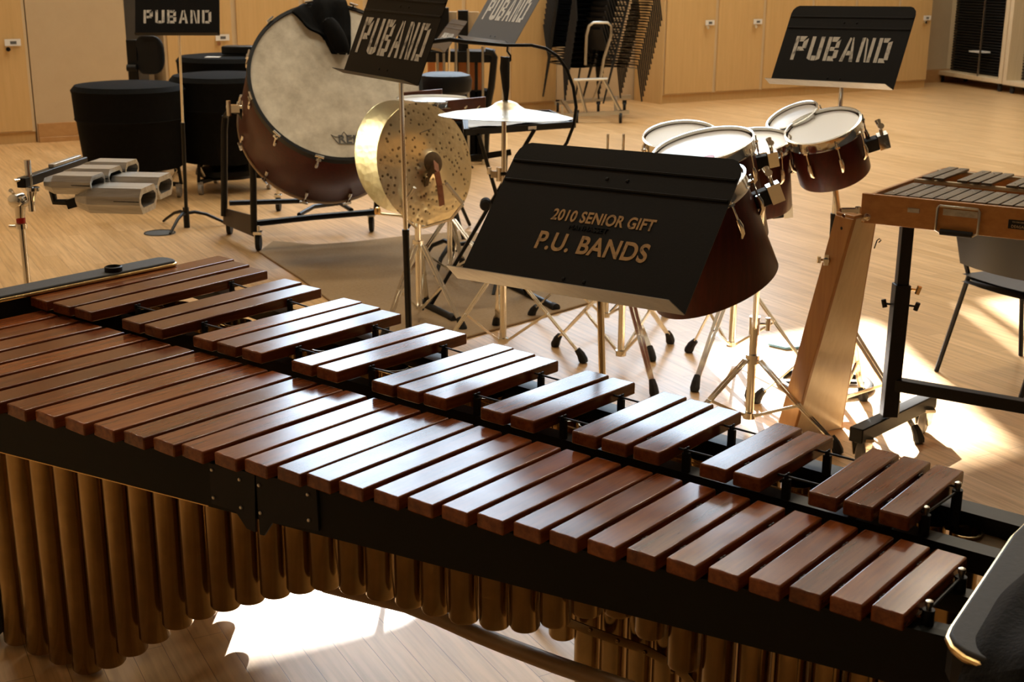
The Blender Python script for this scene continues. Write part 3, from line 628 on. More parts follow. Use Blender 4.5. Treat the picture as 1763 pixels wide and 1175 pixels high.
# fleece jacket over the right end
t = thing('fleece_jacket', 'black fleece jacket draped over the right end of the marimba', 'jacket', UV(-.40, 1.50, .93))
b = MB(); rows = []
edge = [(1763 + 24, 950), (1757, 984), (1726, 1018), (1698, 1050), (1674, 1084), (1655, 1112), (1636, 1140), (1620, 1165), (1600, 1195), (1585, 1222)]
rng = random.Random(4)
for j in range(14):
    row = []
    for i, (x, y) in enumerate(edge):
        q = G(x, y, .945); a = q.dot(UD); v_ = q.dot(VD)
        a += .021 * j; z = .945 + .016 * math.sin(j * .9 + i * .7) + .02 * math.sin(min(j, 3) / 3 * 1.5)
        if j == 0: z -= .02
        if a > -.36: z -= (a + .36) * 1.4
        if v_ < 1.47: z -= (1.47 - v_) * 2.0
        row.append(UV(a + .004 * rng.uniform(-1, 1), v_ + .004 * rng.uniform(-1, 1), z))
    rows.append(row)
b.grid(rows); low = [[p - Vector((0, 0, .016)) for p in r] for r in rows]; b.grid([r[::-1] for r in low]); b.build('fleece_cloth', M_fleece, t, smooth=True, sub=2)
# ---------------------------------------------------------------- music stands
def music_stand(label, c, psi, tau, rol, w, h, lip, base, word=None, deskm=M_desk, lab2=None, lower_black=.0, group=None, stw=M_sten_w, base_r=.26, tw=.82, thh=.30, ty=.52, tripod=True, polem=M_chrome, bottomz=0.0, ledgem=None):
    hx = Vector((math.cos(psi), math.sin(psi), 0)); n0 = Vector((hx.y, -hx.x, 0)); Z = Vector((0, 0, 1))
    upv = math.cos(tau) * Z - math.sin(tau) * n0; n = math.cos(tau) * n0 + math.sin(tau) * Z
    X = math.cos(rol) * hx + math.sin(rol) * upv; Y = -math.sin(rol) * hx + math.cos(rol) * upv; c = Vector(c)
    t = thing('music_stand', label, 'music stand', (base[0], base[1], 0))
    S = lambda a, b_: c + X * a + Y * b_
    r = h * .10; b = MB(); hw = w / 2
    top = [S(-hw, 0), S(hw, 0), S(hw, h - r)] + [S(hw - r + r * math.cos(a), h - r + r * math.sin(a)) for a in (.5, 1.0, 1.4)] + [S(-hw + r - r * math.cos(a), h - r + r * math.sin(a)) for a in (1.4, 1.0, .5)] + [S(-hw, h - r)]
    b.prism([p - n * .0025 for p in top], n * .0025); dk = b.build('desk', deskm, t)
    # two folded stiffening ribs
    for f0 in (.72, .86):
        b = MB(); b.tube([S(-hw * .985, h * f0) + n * .0, S(hw * .985, h * f0) + n * .0], .0042, 6); b.build('stiffening_rib', deskm, dk, smooth=True)
    b = MB(); b.prism([S(-hw, 0), S(hw, 0), S(hw - .012, 0) + n * lip, S(-hw + .004, 0) + n * lip], -Y * .002); b.build('ledge', ledgem or deskm, t, label='grey ledge lightened for floor bounce') if ledgem else b.build('ledge', deskm, t)
    for (a, f_) in [(-.02, .79), (.035, .79), (-.02, .10), (.035, .10)]:
        b = MB(); b.lathe(S(a, h * f_), n, [(.005, 0), (.004, .002), (0, .003)], 10); b.build('rivet', deskm, dk, smooth=True)
    if word: stencil(word, S(0, h * ty), X, Y, n, w * tw, h * thh, stw, t)
    # neck and pole
    att = S(0, h * .45) - n * .03; pb = Vector((base[0], base[1], 0))
    b = MB(); b.box(S(0, h * .45) - n * .015, (.09, .10, .025), (X, Y, n)); b.build('desk_bracket', M_black, t)
    ptop = Vector((att.x, att.y, att.z))
    d = (pb - ptop); k = lower_black
    mid = pb + (ptop - pb) * (k / max(ptop.z, .1)) if k > 0 else pb + Vector((0, 0, .08))
    b = MB(); b.cyl(mid, ptop, .0085, n=14); b.build('pole', polem, t, smooth=True)
    if k > 0:
        b = MB(); b.cyl(pb + Vector((0, 0, .03)), mid, .0125, n=14); b.cyl(mid - (ptop - pb).normalized() * .01, mid + (ptop - pb).normalized() * .012, .0135, n=14); b.build('lower_tube', M_black, t, smooth=True)
    if tripod:
        b = MB(); b.cyl(pb + Vector((0, 0, .0)), pb + Vector((0, 0, .14)), .021, n=14); b.build('base_hub', M_black, t, smooth=True)
        for q in range(3):
            a = .35 + q * 2.094; dr = Vector((math.cos(a), math.sin(a), 0)); b = MB()
            b.tube([pb + Z * .10, pb + dr * .06 + Z * .105, pb + dr * base_r * .5 + Z * .085, pb + dr * base_r * .85 + Z * .035, pb + dr * base_r + Z * .010], [.012, .012, .011, .010, .009], 8); b.build('foot', M_black, t, smooth=True)
    return t, S, X, Y, n
def sc_(p, s): v = Vector(p); return CAMP + (v - CAMP) * s
s = 1.2; cF = sc_((.096, 2.317, 1.164), s)
tF, S, X, Y, n = music_stand('black stand lettered in gold above the middle of the marimba, largest and nearest', cF, -.658, .716, .024, .508 * s, .324 * s, .05 * s, (.26, 3.06), None, lower_black=0, ledgem=M_ledge)
text_mesh('2010 SENIOR GIFT', .034 * s, S(.012 * s, .165 * s) , X, Y, n, M_sten_o, tF, bold=.0011, xs=.80)
text_mesh('P.U. BANDS', .054 * s, S(.012 * s, .105 * s), X, Y, n, M_sten_o, tF, bold=.0015, xs=.86)
o_ = text_mesh('MANHASSET', .015 * s, S(-.01 * s, .142 * s), X, Y, n, M_desk, tF, xs=1.0, name='embossed_lettering', depth=.001)
s = 1.07; music_stand('black stand stencilled in white at upper right, in front of the maple cabinets', sc_((1.174, 4.874, 1.323), s), -.738, .49, .02, .508 * s, .325 * s, .05 * s, (G(1418, 662).x, G(1418, 662).y), 'PUBAND', lower_black=.75, tw=.78, thh=.30, ty=.46, tripod=False, ledgem=M_ledge)
eb = G(1418, 662)
t = [o for o in COL.objects if o.type == 'EMPTY' and o.get('label', '').startswith('black stand stencilled in white at upper right')][0]
b = MB(); b.ring(eb + Vector((0, 0, .012)), (0, 0, 1), .19, .022, 40, 8, sz=.5); b.bar(eb + Vector((-.18, 0, .012)), eb + Vector((.18, 0, .012)), .03, .012); b.bar(eb + Vector((0, -.18, .012)), eb + Vector((0, .18, .012)), .03, .012); b.cyl(eb, eb + Vector((0, 0, .07)), .022); b.build('ring_base', M_black, t, smooth=True)
music_stand('black stand stencilled in white, steeply turned, in front of the bass drum skin', (-.473, 4.61, 1.364), -.923, .403, -.021, .508, .335, .05, (-.385, 4.70), 'PUBAND', lower_black=.80, tw=.86, thh=.40, ty=.44)
s = 1.35; music_stand('bluish grey stand stencilled in white at top centre beside the bent black arm', sc_((-.099, 5.142, 1.459), s), -1.10, .574, 0, .58, .40, .05, (-.06, 7.12), 'PUBAND', deskm=M_gspec, stw=M_sten_b, lower_black=.75, tw=.80, thh=.34, ty=.50)
s = 1.04; music_stand('black stand stencilled in white at upper left, above the covered timpani', sc_((-2.059, 8.109, 1.325), s), .10, .394, 0, .508 * s, .325 * s, .05 * s, (G(322, 392).x, G(322, 392).y), 'PUBAND', lower_black=.72, tw=.80, thh=.26, ty=.36, base_r=.27)
music_stand('small brown grey stand seen nearly edge on right of the bass drum', (-.658, 11.3, 1.042), -1.255, .676, 0, .508, .325, .05, (-.60, 11.4), 'PUBAND', deskm=M_olive, lower_black=.5, tw=.6, thh=.22, ty=.45)
Zv = Vector((0, 0, 1))
# ---------------------------------------------------------------- rug, floor outlet, paper
b = MB(); rg = [G(452, 440), G(497, 417), G(600, 412), G(770, 404), G(900, 420), G(1010, 512), G(760, 597), G(640, 590)]
b = MB(); rg = [G(446, 436), G(470, 418), G(500, 420), G(540, 424), G(600, 420), G(690, 410), G(800, 400), G(905, 418), G(975, 470), G(1052, 513), G(960, 540), G(760, 596), G(690, 600), G(600, 545), G(520, 484)]
b.prism([p + Vector((0, 0, .001)) for p in rg], Vector((0, 0, .011))); tag(b.build('floor_rug', M_rug, bevel=.004), 'brown grey carpet lying on the floor under the cymbal stands', 'rug')
p = G(275, 402); t = thing('floor_outlet', 'round metal floor outlet cover left of the black stand foot', 'floor outlet', p)
b = MB(); b.lathe(p, Zv, [(.105, 0), (.105, .003), (.085, .004), (0, .004)], 28); b.build('cover', M_steel, t, smooth=True)
b = MB(); b.ring(p + Zv * .004, Zv, .1, .004, 28, 6); b.build('cover_rim', M_rubber, t, smooth=True)
pb = [G(1322, 596), G(1352, 603), G(1398, 600), G(1378, 588), G(1338, 586)]
b = MB(); b.prism([q + Zv * .002 for q in pb], Zv * .012); tag(b.build('folded_paper', M_blue, bevel=.002), 'light blue folded paper lying in the sunlit patch of floor', 'paper')
# ---------------------------------------------------------------- drums
def img_normal(px, py, ratio, tilt):
    """normal of a disc seen at a pixel with the given minor/major ratio, rising to the right by tilt degrees"""
    v = ray(px, py).normalized(); r = rt2 - v * rt2.dot(v); r.normalize(); u = r.cross(v).normalized()
    a = math.radians(tilt); s = math.sqrt(1 - ratio * ratio)
    return (-v * ratio + (u * math.cos(a) - r * math.sin(a)) * s).normalized()
def drum(name, label, cat, c, n, R, L, shell=M_maroon, headm=M_head, nl=8, hoopm=M_chrome, group=None, lug=True, hz=.03, ph=.2, badge=None):
    c = Vector(c); t = thing(name, label, cat, c, group)
    b = MB(); b.lathe(c, n, [(R * .985, -L), (R, -L + .004), (R, -.012), (R * .97, -.004), (R * .94, -.012), (R * .95, -L + .004), (R * .985, -L)], 56); b.build('shell', shell, t, smooth=True)
    b = MB(); b.lathe(c, n, [(0, -.002), (R * .985, -.002), (R * .985, -.006), (0, -.006)], 56); hd = b.build('drum_head', headm, t, smooth=True)
    b = MB(); b.lathe(c, n, [(R + .004, -hz), (R + .010, -hz), (R + .006, -hz * .8), (R + .006, .008), (R + .010, .011), (R + .002, .012), (R + .001, -hz * .8)], 56, True); b.build('hoop', hoopm, t, smooth=True)
    a0 = Vector((0, 0, 1)) if abs(n.z) < .9 else Vector((1, 0, 0)); X = a0.cross(n).normalized(); Y = n.cross(X)
    if lug:
        for k in range(nl):
            a = 2 * math.pi * k / nl + ph; d = X * math.cos(a) + Y * math.sin(a); T = n.cross(d)
            b = MB(); b.cyl(c + d * (R + .016) - n * (hz + .055), c + d * (R + .016) - n * (hz - .025), .0032, n=8); b.box(c + d * (R + .012) - n * (hz - .004), (.016, .016, .008), (d, T, n))
            b.tube([c + d * (R + .002) - n * (hz + .105), c + d * (R + .014) - n * (hz + .09), c + d * (R + .018) - n * (hz + .065), c + d * (R + .015) - n * (hz + .045)], [.006, .008, .009, .007], 10)
            b.build('tension_lug', M_chrome, t, smooth=True)
    if badge:
        col, ang, rr = badge; q = c + (X * math.cos(ang) + Y * math.sin(ang)) * R * .7
        b = MB(); b.lathe(q, n, [(rr, -.002), (rr, .0005), (0, .0008)], 20); b.build('logo_sticker', col, t, label='red round sticker')
    return t, X, Y
def clampm(par, p, d, n, s=1.):
    b = MB(); b.box(p, (.05 * s, .04 * s, .05 * s), (d, n.cross(d).normalized(), n)); b.build('mount_bracket', M_rubber, par, bevel=.004)
    b = MB(); q = p + d * .045 * s; b.box(q, (.04 * s, .035 * s, .06 * s), (d, n.cross(d).normalized(), n)); b.cyl(q, q + n * .07 * s, .007 * s); w = n.cross(d).normalized()
    b.tube([q + n * .05 * s - w * .0, q + n * .075 * s - w * .028 * s], [.006 * s, .012 * s], 10); b.tube([q + n * .05 * s, q + n * .075 * s + w * .028 * s], [.006 * s, .012 * s], 10); b.build('wing_clamp', M_chrome, par, smooth=True)
def at(px, py, Y): return WY(px, py, Y)
n0 = img_normal(1236, 490, .36, 22); c0b = at(1234, 494, 3.95); L0 = .315; c0 = c0b + n0 * L0
t0, X_, Y_ = drum('concert_tom', 'largest maroon tom, hanging behind the right edge of the gold lettered stand', 'drum', c0, n0, .203, L0, ph=.62, nl=8)
b = MB();
n1 = img_normal(1213, 252, .31, 12); c1 = at(1211, 254, 4.55); drum('concert_tom', 'maroon tom with a red sticker on its white head', 'drum', c1, n1, .172, .36, ph=.1, badge=(M_red, .0, .022))
n2 = img_normal(1171, 234, .39, 4); c2 = at(1171, 236, 5.25); drum('concert_tom', 'maroon tom farthest left of the group, its bright head above the desk edge', 'drum', c2, n2, .143, .30)
n3 = img_normal(1296, 243, .34, 5); c3_ = at(1296, 246, 5.0); drum('concert_tom', 'maroon tom standing between the red sticker tom and the small raised tom', 'drum', c3_, n3, .138, .27, ph=.6)
n4 = img_normal(1365, 203, .37, 24); c4 = at(1365, 202, 5.15); drum('concert_tom', 'smallest maroon tom, raised at the back of the group', 'drum', c4, n4, .098, .19, nl=6)
n5 = img_normal(1418, 222, .42, 16); c5 = at(1417, 220, 4.95); t5, X5, Y5 = drum('concert_tom', 'maroon tom at the right end of the group with a wing clamp on its side', 'drum', c5, n5, .138, .205, ph=.9)
dr = (rt2 - n5 * rt2.dot(n5)).normalized(); clampm(t5, c5 - n5 * .13 + dr * .16, dr, n5, 1.0)
dr = (rt2 - n0 * rt2.dot(n0)).normalized(); clampm(t0, c0 - n0 * .10 + dr * .225, (dr * .9 - VD * .0).normalized(), n0, 1.)
t1_ = [o for o in COL.objects if o.get('label', '').startswith('maroon tom with a red')][0]
dr1 = (rt2 - n1 * rt2.dot(n1)).normalized(); clampm(t1_, c1 - n1 * .10 + dr1 * .190, dr1, n1, .9)
t3 = [o for o in COL.objects if o.get('label', '').startswith('maroon tom standing between')][0]
dr3 = (rt2 - n3 * rt2.dot(n3)).normalized(); clampm(t3, c3_ - n3 * .30 + dr3 * .08, dr3, n3, .9)
# ---------------------------------------------------------------- chrome tripod stands
def tripod_stand(name, label, base, ztop, feet, zc=.42, zb=.06, r=.0125, cat='stand', top=None, rubber=.022, polem=M_chrome):
    base = Vector((base[0], base[1], 0)); t = thing(name, label, cat, base)
    b = MB(); b.cyl(base + Zv * zb, base + Zv * (zc + .16), r * 1.15, n=16); b.cyl(base + Zv * (zc + .10), base + Zv * (zc + .17), r * 1.5, n=16); b.build('lower_tube', M_chrome, t, smooth=True)
    b = MB(); b.cyl(base + Zv * (zc + .12), Vector(top) if top else base + Zv * ztop, r * .8, n=14); b.build('upper_tube', polem, t, smooth=True)
    b = MB(); b.cyl(base + Zv * (zc - .015), base + Zv * (zc + .02), r * 2.0, n=16); b.cyl(base + Zv * zb, base + Zv * (zb + .025), r * 1.8, n=14)
    b.tube([base + Zv * (zc + .14) + rt * .0, base + Zv * (zc + .14) + rt * .05], .005, 8); b.tube([base + Zv * (zc + .115) + rt * .05, base + Zv * (zc + .165) + rt * .05], [.010, .010], 8); b.build('collar', M_chrome, t, smooth=True)
    for f in feet:
        f = Vector((f[0], f[1], 0)); d = (f - base); L = d.length; d.normalize(); T = Zv.cross(d)
        p0 = base + d * .03 + Zv * zc; p1 = base + d * L * .55 + Zv * (zc * .52); p2 = f + Zv * .045 - d * .02
        leg = MB()
        for s in (-1, 1): leg.bar(p0 + T * .011 * s, p1 + T * .009 * s, .006, .016, T); leg.bar(p1 + T * .009 * s, p2 + T * .005 * s, .006, .015, T)
        leg.bar(base + d * .02 + Zv * (zb + .012), p1, .012, .010, T)
        L_ = leg.build('leg', M_chrome, t, bevel=.0015)
        b = MB(); b.tube([f + Zv * .062 - d * .03, f + Zv * .04 - d * .012, f + Zv * .014, f + Zv * .001 + d * .006], [rubber * .65, rubber * .85, rubber * 1.0, rubber * .8], 10); b.build('rubber_foot', M_rubber, L_)
    return t
def fxy(x, y): p = G(x, y); return (p.x, p.y)
tripod_stand('drum_stand', 'chrome double braced stand right of the big tom, nearest the marimba', fxy(1288, 745), 1.0, [(.62, 4.62), (1.22, 4.52), (1.0, 5.15)], zc=.30, top=c0 - n0 * .10 + dr * .235 + Vector((-.0, .03, -.02)), r=.014)
tripod_stand('drum_stand', 'chrome double braced stand in the left part of the big sun patch', fxy(1258, 618), .95, [fxy(1186, 607), fxy(1196, 674), fxy(1388, 640)], zc=.40, top=c1 - n1 * .38 + Vector((.04, .02, 0)), r=.0135)
tripod_stand('drum_stand', 'chrome double braced stand right below the lip of the gold lettered stand', fxy(1068, 634), .95, [fxy(956, 597), fxy(1154, 592), fxy(1126, 682)], zc=.42, top=c2 - n2 * .315 + Vector((0, .01, 0)), r=.0135)
tS4 = tripod_stand('drum_stand', 'chrome stand farther back below the gold lettered stand', fxy(1042, 566), .9, [fxy(1122, 622), (.10, 6.45), (.8, 6.5)], zc=.42, top=Vector((.62, 6.2, .80)), r=.0125)
for x in (1046, 1073):
    b = MB(); b.tube([Vector((.62, 6.2, .80)), at(x, 262, 6.2), at(x + 1, 231, 6.2)], [.008, .007, .007], 8); b.build('holder_rod', M_chrome, tS4, smooth=True)
tripod_stand('drum_stand', 'chrome stand partly hidden behind the leaning wooden lid', (1.34, 4.98), 1.0, [(1.56, 4.64), fxy(1486, 690), (1.02, 5.10)], zc=.36, top=c5 - n5 * .215 + Vector((.0, .03, 0)), r=.015)
S2 = fxy(866, 612)
st2 = tripod_stand('cymbal_stand', 'chrome stand left of the gold lettered stand, carrying the bent black arm', S2, 1.45, [fxy(1004, 625), (-.35, 5.62), (-.08, 6.25)], zc=.42, r=.0135, top=Vector((S2[0], S2[1], 1.30)))
cs = fxy(722, 553)
st1 = tripod_stand('cymbal_cradle', 'chrome stand on the rug with padded arms holding the two crash cymbals', cs, .62, [fxy(797, 570), (-.62, 6.02), (-.45, 6.62)], zc=.40, r=.0145)
tripod_stand('drum_stand', 'chrome stand at the back of the rug between the crossed black legs', (-.36, 7.25), .80, [(-.62, 7.05), (-.05, 7.0), (-.3, 7.6)], zc=.36, r=.0125)
# bent arm with hanging strap and cymbal
YC = 5.75
t = thing('suspended_cymbal', 'bronze cymbal hanging level from a black strap above the towel', 'cymbal', at(872, 207, YC))
nC = Vector((.02, .045, 1)).normalized(); cc = at(871, 199, YC)
R = .298; b = MB(); b.lathe(cc, nC, [(R, -.004), (R * .8, .010), (R * .5, .022), (R * .30, .030), (R * .24, .034), (R * .16, .056), (R * .06, .066), (.004, .066), (.004, .064), (R * .15, .053), (R * .3, .028), (R * .5, .020), (R * .8, .008), (R, -.006)], 64); b.build('bow', M_cym3, t, smooth=True)
t = thing('cymbal_strap', 'black leather strap hooked on the bent black arm', 'strap', at(870, 90, YC))
top_ = at(870, 98, YC); bot_ = cc + nC * .062
b = MB(); b.tube([top_, at(869, 118, YC), at(871, 150, YC), bot_], [.021, .023, .017, .008], 10); b.build('leather_sleeve', M_rubber, t, smooth=True)
b = MB(); b.tube([at(874, 80, YC), at(873, 88, YC), at(879, 96, YC), at(879, 104, YC), at(872, 110, YC), at(864, 106, YC), at(863, 97, YC)], .0042, 8); b.build('hook', M_black, t, smooth=True)
t = thing('gooseneck_arm', 'bent black tube arm arching over the hanging cymbal', 'stand arm', Vector((S2[0], S2[1], 1.1)))
pts = [(742, 72), (775, 68), (800, 72), (870, 78), (915, 78), (940, 84), (960, 97), (976, 120), (987, 150), (992, 185), (988, 215), (976, 246), (955, 275), (925, 292), (895, 298), (862, 300)]
b = MB(); b.tube([at(x, y, YC) for x, y in pts], [.010] * 3 + [.0075] * 13, 10); b.build('curved_tube', M_black, t, smooth=True)
b = MB(); q = at(862, 300, YC + .02); b.cyl(q - Zv * .03, q + Zv * .03, .02); b.box(q + Vector((-.03, 0, 0)), (.03, .03, .03)); b.tube([q + Vector((-.05, 0, 0)), q + Vector((-.05, 0, .03))], .011, 8); b.build('arm_clamp', M_chrome, t, smooth=True)
# ---------------------------------------------------------------- crash cymbals in the cradle
YM = 6.05
def crash(label, px, py, ratio, tilt, R, flip, m, Y, strap=False):
    n = img_normal(px, py, ratio, tilt); c = at(px, py, Y); t = thing('crash_cymbal', label, 'cymbal', c); f = 1 if flip else -1
    prof = [(R, 0), (R * .8, .012 * f), (R * .5, .024 * f), (R * .26, .032 * f), (R * .21, .036 * f), (R * .13, .060 * f), (.004, .068 * f), (.004, .066 * f), (R * .12, .057 * f), (R * .25, .029 * f), (R * .5, .021 * f), (R * .8, .009 * f), (R, -.002)]
    b = MB(); b.lathe(c, n, prof, 72); b.build('bow', m, t, smooth=True)
    return t, c, n
tB, cB, nB = crash('paler crash cymbal, behind and left of its spotted partner', 685, 270, .74, -84, .270, True, M_cym2, YM + .19)
tA_, cA, nA = crash('hammered spotted crash cymbal with a tan leather strap, in front of its pair', 733, 283, .76, -80, .288, True, M_cym, YM)
def onplane(px, py, c, n, off=0.):
    d = ray(px, py); c = c + n * off; return CAMP + d * ((c - CAMP).dot(n) / d.dot(n))
# leather pads and straps of the crash cymbals, cradle arms
hub = cA + nA * .062
dn = (Vector((0, 0, -1)) - nA * (-nA.z)).normalized(); sd = nA.cross(dn).normalized()
b = MB(); b.lathe(hub, nA, [(.050, -.016), (.052, -.004), (.035, .004), (.012, .006), (0, .006)], 28); b.build('felt_pad', M_suede, tA_, smooth=True)
def strapm(par, pts, w, m, name):
    b = MB()
    for p, q in zip(pts, pts[1:]): b.bar(p, q, w, .005, nA)
    return b.build(name, m, par, bevel=.0015)
strapm(tA_, [hub + nA * .012, at(752, 296, YM - .12), at(757, 320, YM - .11), at(761, 354, YM - .10)], .034, M_leather, 'leather_strap')
strapm(tA_, [hub + nA * .012, at(737, 305, YM - .08), at(731, 332, YM - .05)], .026, M_suede, 'leather_strap')
b = MB()
for (r, a0, a1) in [(.20, 0, 0)]: b.bar(onplane(723, 229, cA, nA, .026), onplane(743, 222, cA, nA, .026), .003, .002, nA)
b.bar(onplane(768, 362, cA, nA, .010), onplane(744, 330, cA, nA, .0205), .0001, .0001, nA)
b.build('pen_scratch', M_ink, tA_)
L_ = [o for o in COL.objects if o.get('label', '').startswith('chrome stand on the rug with padded')][0]
base = Vector((cs[0], cs[1], 0)); hubp = base + Zv * .64
for name, pts in [('cradle_arm', [hubp, at(716, 392, 6.15), at(692, 372, 6.1), at(652, 368, 6.1), at(650, 360, 6.08)]), ('cradle_arm', [hubp, at(728, 392, 5.98), at(776, 378, 5.93), at(797, 352, 5.92)])]:
    b = MB(); b.tube(pts, .007, 8); b.build(name, M_chrome, L_, smooth=True)
for a, c_ in [((714, 323), (688, 364)), ((768, 316), (796, 350))]:
    b = MB(); b.cyl(at(*a, 5.86), at(*c_, 5.90), .009, n=10); b.build('padded_prong', M_steel, L_, smooth=True)
q = at(650, 362, 6.08); b = MB(); b.lathe(q, Zv, [(.014, -.02), (.016, .0), (.012, .012), (0, .016)], 12); b.build('arm_tip', M_goldtrim, L_, smooth=True)
# ---------------------------------------------------------------- tray table with towel on crossed legs
TZ = .955
t = thing('tray_table', 'black tray table on crossed legs under the hanging cymbal', 'table', (G(868, 208, TZ).x, G(868, 208, TZ).y, 0))
fl_, fr_, br_, bl_ = [G(x, y, TZ) for x, y in [(800, 225), (990, 212), (946, 192), (796, 196)]]
b = MB(); b.prism([fl_, fr_, br_, bl_], Vector((0, 0, -.012))); b.build('tray', M_black, t)
for a, c_ in [(fl_, fr_), (fr_, br_), (br_, bl_), (bl_, fl_)]:
    b = MB(); b.bar(a - Zv * .008, c_ - Zv * .008, .012, .034); b.build('tray_rim', M_black, t, bevel=.003)
b = MB(); m1 = onplane(887, 221, fl_, Vector((0, -1, 0))); e = (fr_ - fl_).normalized(); q = fl_ + e * ((G(895, 212, TZ) - fl_).dot(e)); b.box(q + Vector((-.01, -.012, -.009)), (.05, .004, .017), (e, Zv.cross(e), Zv)); b.build('label', M_white, t, label='small white label')
def foot_bar(a, c_, par):
    b = MB(); p, q = G(*a, .02), G(*c_, .02); b.cyl(p, q, .02, n=14); o = b.build('foot_tube', M_black, par, smooth=True)
    b = MB(); d = (q - p).normalized(); b.cyl(q - d * .03, q + d * .012, .0235, n=14); b.build('end_plug', M_rubber, o, smooth=True); b = MB(); b.cyl(p - d * .012, p + d * .03, .0235, n=14); b.build('end_plug', M_rubber, o, smooth=True); return (p + q) / 2
f1_ = foot_bar((728, 523), (782, 549), t); f2_ = foot_bar((868, 487), (956, 530), t)
tl = fl_ + (fr_ - fl_) * .12 - Zv * .02; tr = fl_ + (fr_ - fl_) * .62 - Zv * .02
for a, c_ in [(tr, G(742, 525, .03)), (tl, G(905, 505, .03))]:
    b = MB(); b.bar(a, c_, .018, .045, (0, -1, 0)); b.build('crossed_leg', M_black, t, bevel=.003)
md = (tr + G(742, 525, .03)) / 2
b = MB(); b.lathe(at(836, 352, md.y - .03), Vector((0, -1, 0)), [(.03, -.04), (.03, .03), (.02, .04), (0, .04)], 16); b.build('pivot_bolt', M_plast, t, smooth=True)
b = MB(); b.bar(at(806, 273, md.y + .05), at(880, 262, md.y + .05), .02, .03); b.build('cross_brace', M_black, t, bevel=.003)
b = MB(); rows = []
tw = [(806, 221), (984, 208), (940, 194), (806, 198)]; q4 = [G(x, y, TZ + .012) for x, y in tw]
for j in range(8):
    rows.append([q4[0].lerp(q4[1], i / 11).lerp(q4[3].lerp(q4[2], i / 11), j / 7) + Zv * (.006 * math.sin(i * 1.3 + j) + .005 * math.sin(j * 2.1 + i * .4)) for i in range(12)])
b.grid(rows); b.grid([[p - Zv * .011 for p in r][::-1] for r in rows]); tag(b.build('towel', M_towel, smooth=True, sub=1), 'white towel spread on the black tray under the hanging cymbal', 'towel')
# ---------------------------------------------------------------- snare drum on padded table with wooden rails
YD2 = 7.55
dcen = at(745, 172, YD2); zd = dcen.z
t = thing('padded_table', 'black padded table with two reddish wooden rails behind the crash cymbals', 'table', (dcen.x + .12, dcen.y, 0))
zt_ = zd - .10
b = MB(); b.prism([(dcen.x - .20, dcen.y - .26, zt_ - .03), (dcen.x + .46, dcen.y - .26, zt_ - .03), (dcen.x + .46, dcen.y + .30, zt_ - .03), (dcen.x - .20, dcen.y + .30, zt_ - .03)], (0, 0, .03)); b.build('table_top', M_cloth, t, bevel=.01)
for pts in [(at(759, 184, YD2 - .20), at(836, 178, YD2 - .12)), (at(690, 161, YD2 + .30), at(761, 158, YD2 + .34))]:
    a, c_ = pts; zz = (a.z + c_.z) / 2; b = MB(); a = Vector((a.x, a.y, 0)); c_ = Vector((c_.x, c_.y, 0)); h = .060
    b.hexa([a + Zv * zt_, c_ + Zv * zt_, c_ + Vector((0, .03, zt_)), a + Vector((0, .03, zt_))], [a + Zv * (zd + .012), c_ + Zv * (zd + .03), c_ + Vector((0, .03, zd + .03)), a + Vector((0, .03, zd + .012))]); b.build('wooden_rail', M_redwood, t, bevel=.003)
hb = G(800, 432); hb = Vector((dcen.x + .12, dcen.y + .02, 0)); b = MB(); b.cyl(hb + Zv * .1, hb + Zv * (zt_ - .03), .017, n=14); b.build('pedestal', M_black, t, smooth=True)
for k in range(3):
    a = .2 + k * 2.09; d = Vector((math.cos(a), math.sin(a), 0)); b = MB(); b.tube([hb + Zv * .14, hb + d * .10 + Zv * .15, hb + d * .22 + Zv * .10, hb + d * .30 + Zv * .015], [.014, .014, .013, .012], 8); b.build('foot', M_black, t, smooth=True)
tS, _, _ = drum('snare_drum', 'white snare drum with bright hoop lying between the reddish wooden rails', 'drum', Vector((dcen.x, dcen.y, zd)), Zv, .205, .085, shell=M_steel, nl=10)
b = MB(); [b.cyl(at(x, 187, YD2 - .24), at(x + 5, 183, YD2 - .24), .006, n=8) for x in (800, 822)]; b.build('snare_strainer', M_chrome, tS, smooth=True)
# ---------------------------------------------------------------- drum throne, instrument rack
yT = 8.6; q = at(766, 128, yT); t = thing('drum_throne', 'black leatherette round stool behind the snare drum', 'stool', (q.x, q.y, 0))
b = MB(); b.lathe(Vector((q.x, q.y, q.z)), Zv, [(0, .012), (.12, .010), (.165, -.004), (.178, -.035), (.172, -.105), (.15, -.125), (0, -.125)], 36); b.build('seat', M_plast, t, smooth=True)
b = MB(); b.cyl((q.x, q.y, .2), (q.x, q.y, q.z - .12), .018, n=12); b.build('post', M_black, t, smooth=True)
for k in range(3):
    a = 1 + k * 2.09; d = Vector((math.cos(a), math.sin(a), 0)); b = MB(); b.tube([Vector((q.x, q.y, .42)), Vector((q.x, q.y, .0)) + d * .28 + Zv * .012], .012, 8); b.build('leg', M_black, t, smooth=True)
yR = 11.9
def R_(x, y, Y=yR): return at(x, y, Y)
t = thing('instrument_rack', 'black framed rack with orange upright panels behind the snare drum', 'rack', (R_(800, 100).x, yR, 0))
z_top = R_(800, 10).z
def rbox(x0, x1, y0, y1, Y0, Y1, name, m, floor_=False):
    a = R_(x0, y0, Y0); c_ = R_(x1, y1, Y0); z1 = a.z; z0 = 0.02 if floor_ else c_.z; b = MB(); b.box(((a.x + c_.x) / 2, (Y0 + Y1) / 2, (z0 + z1) / 2), (abs(c_.x - a.x), Y1 - Y0, z1 - z0)); return b.build(name, m, t, bevel=.004)
rbox(730, 852, 88, 108, yR, yR + .35, 'cross_beam', M_black)
rbox(738, 773, 13, 92, yR + .05, yR + .12, 'back_board', M_black)
rbox(788, 806, 18, 90, yR + .02, yR + .1, 'back_board', M_black)
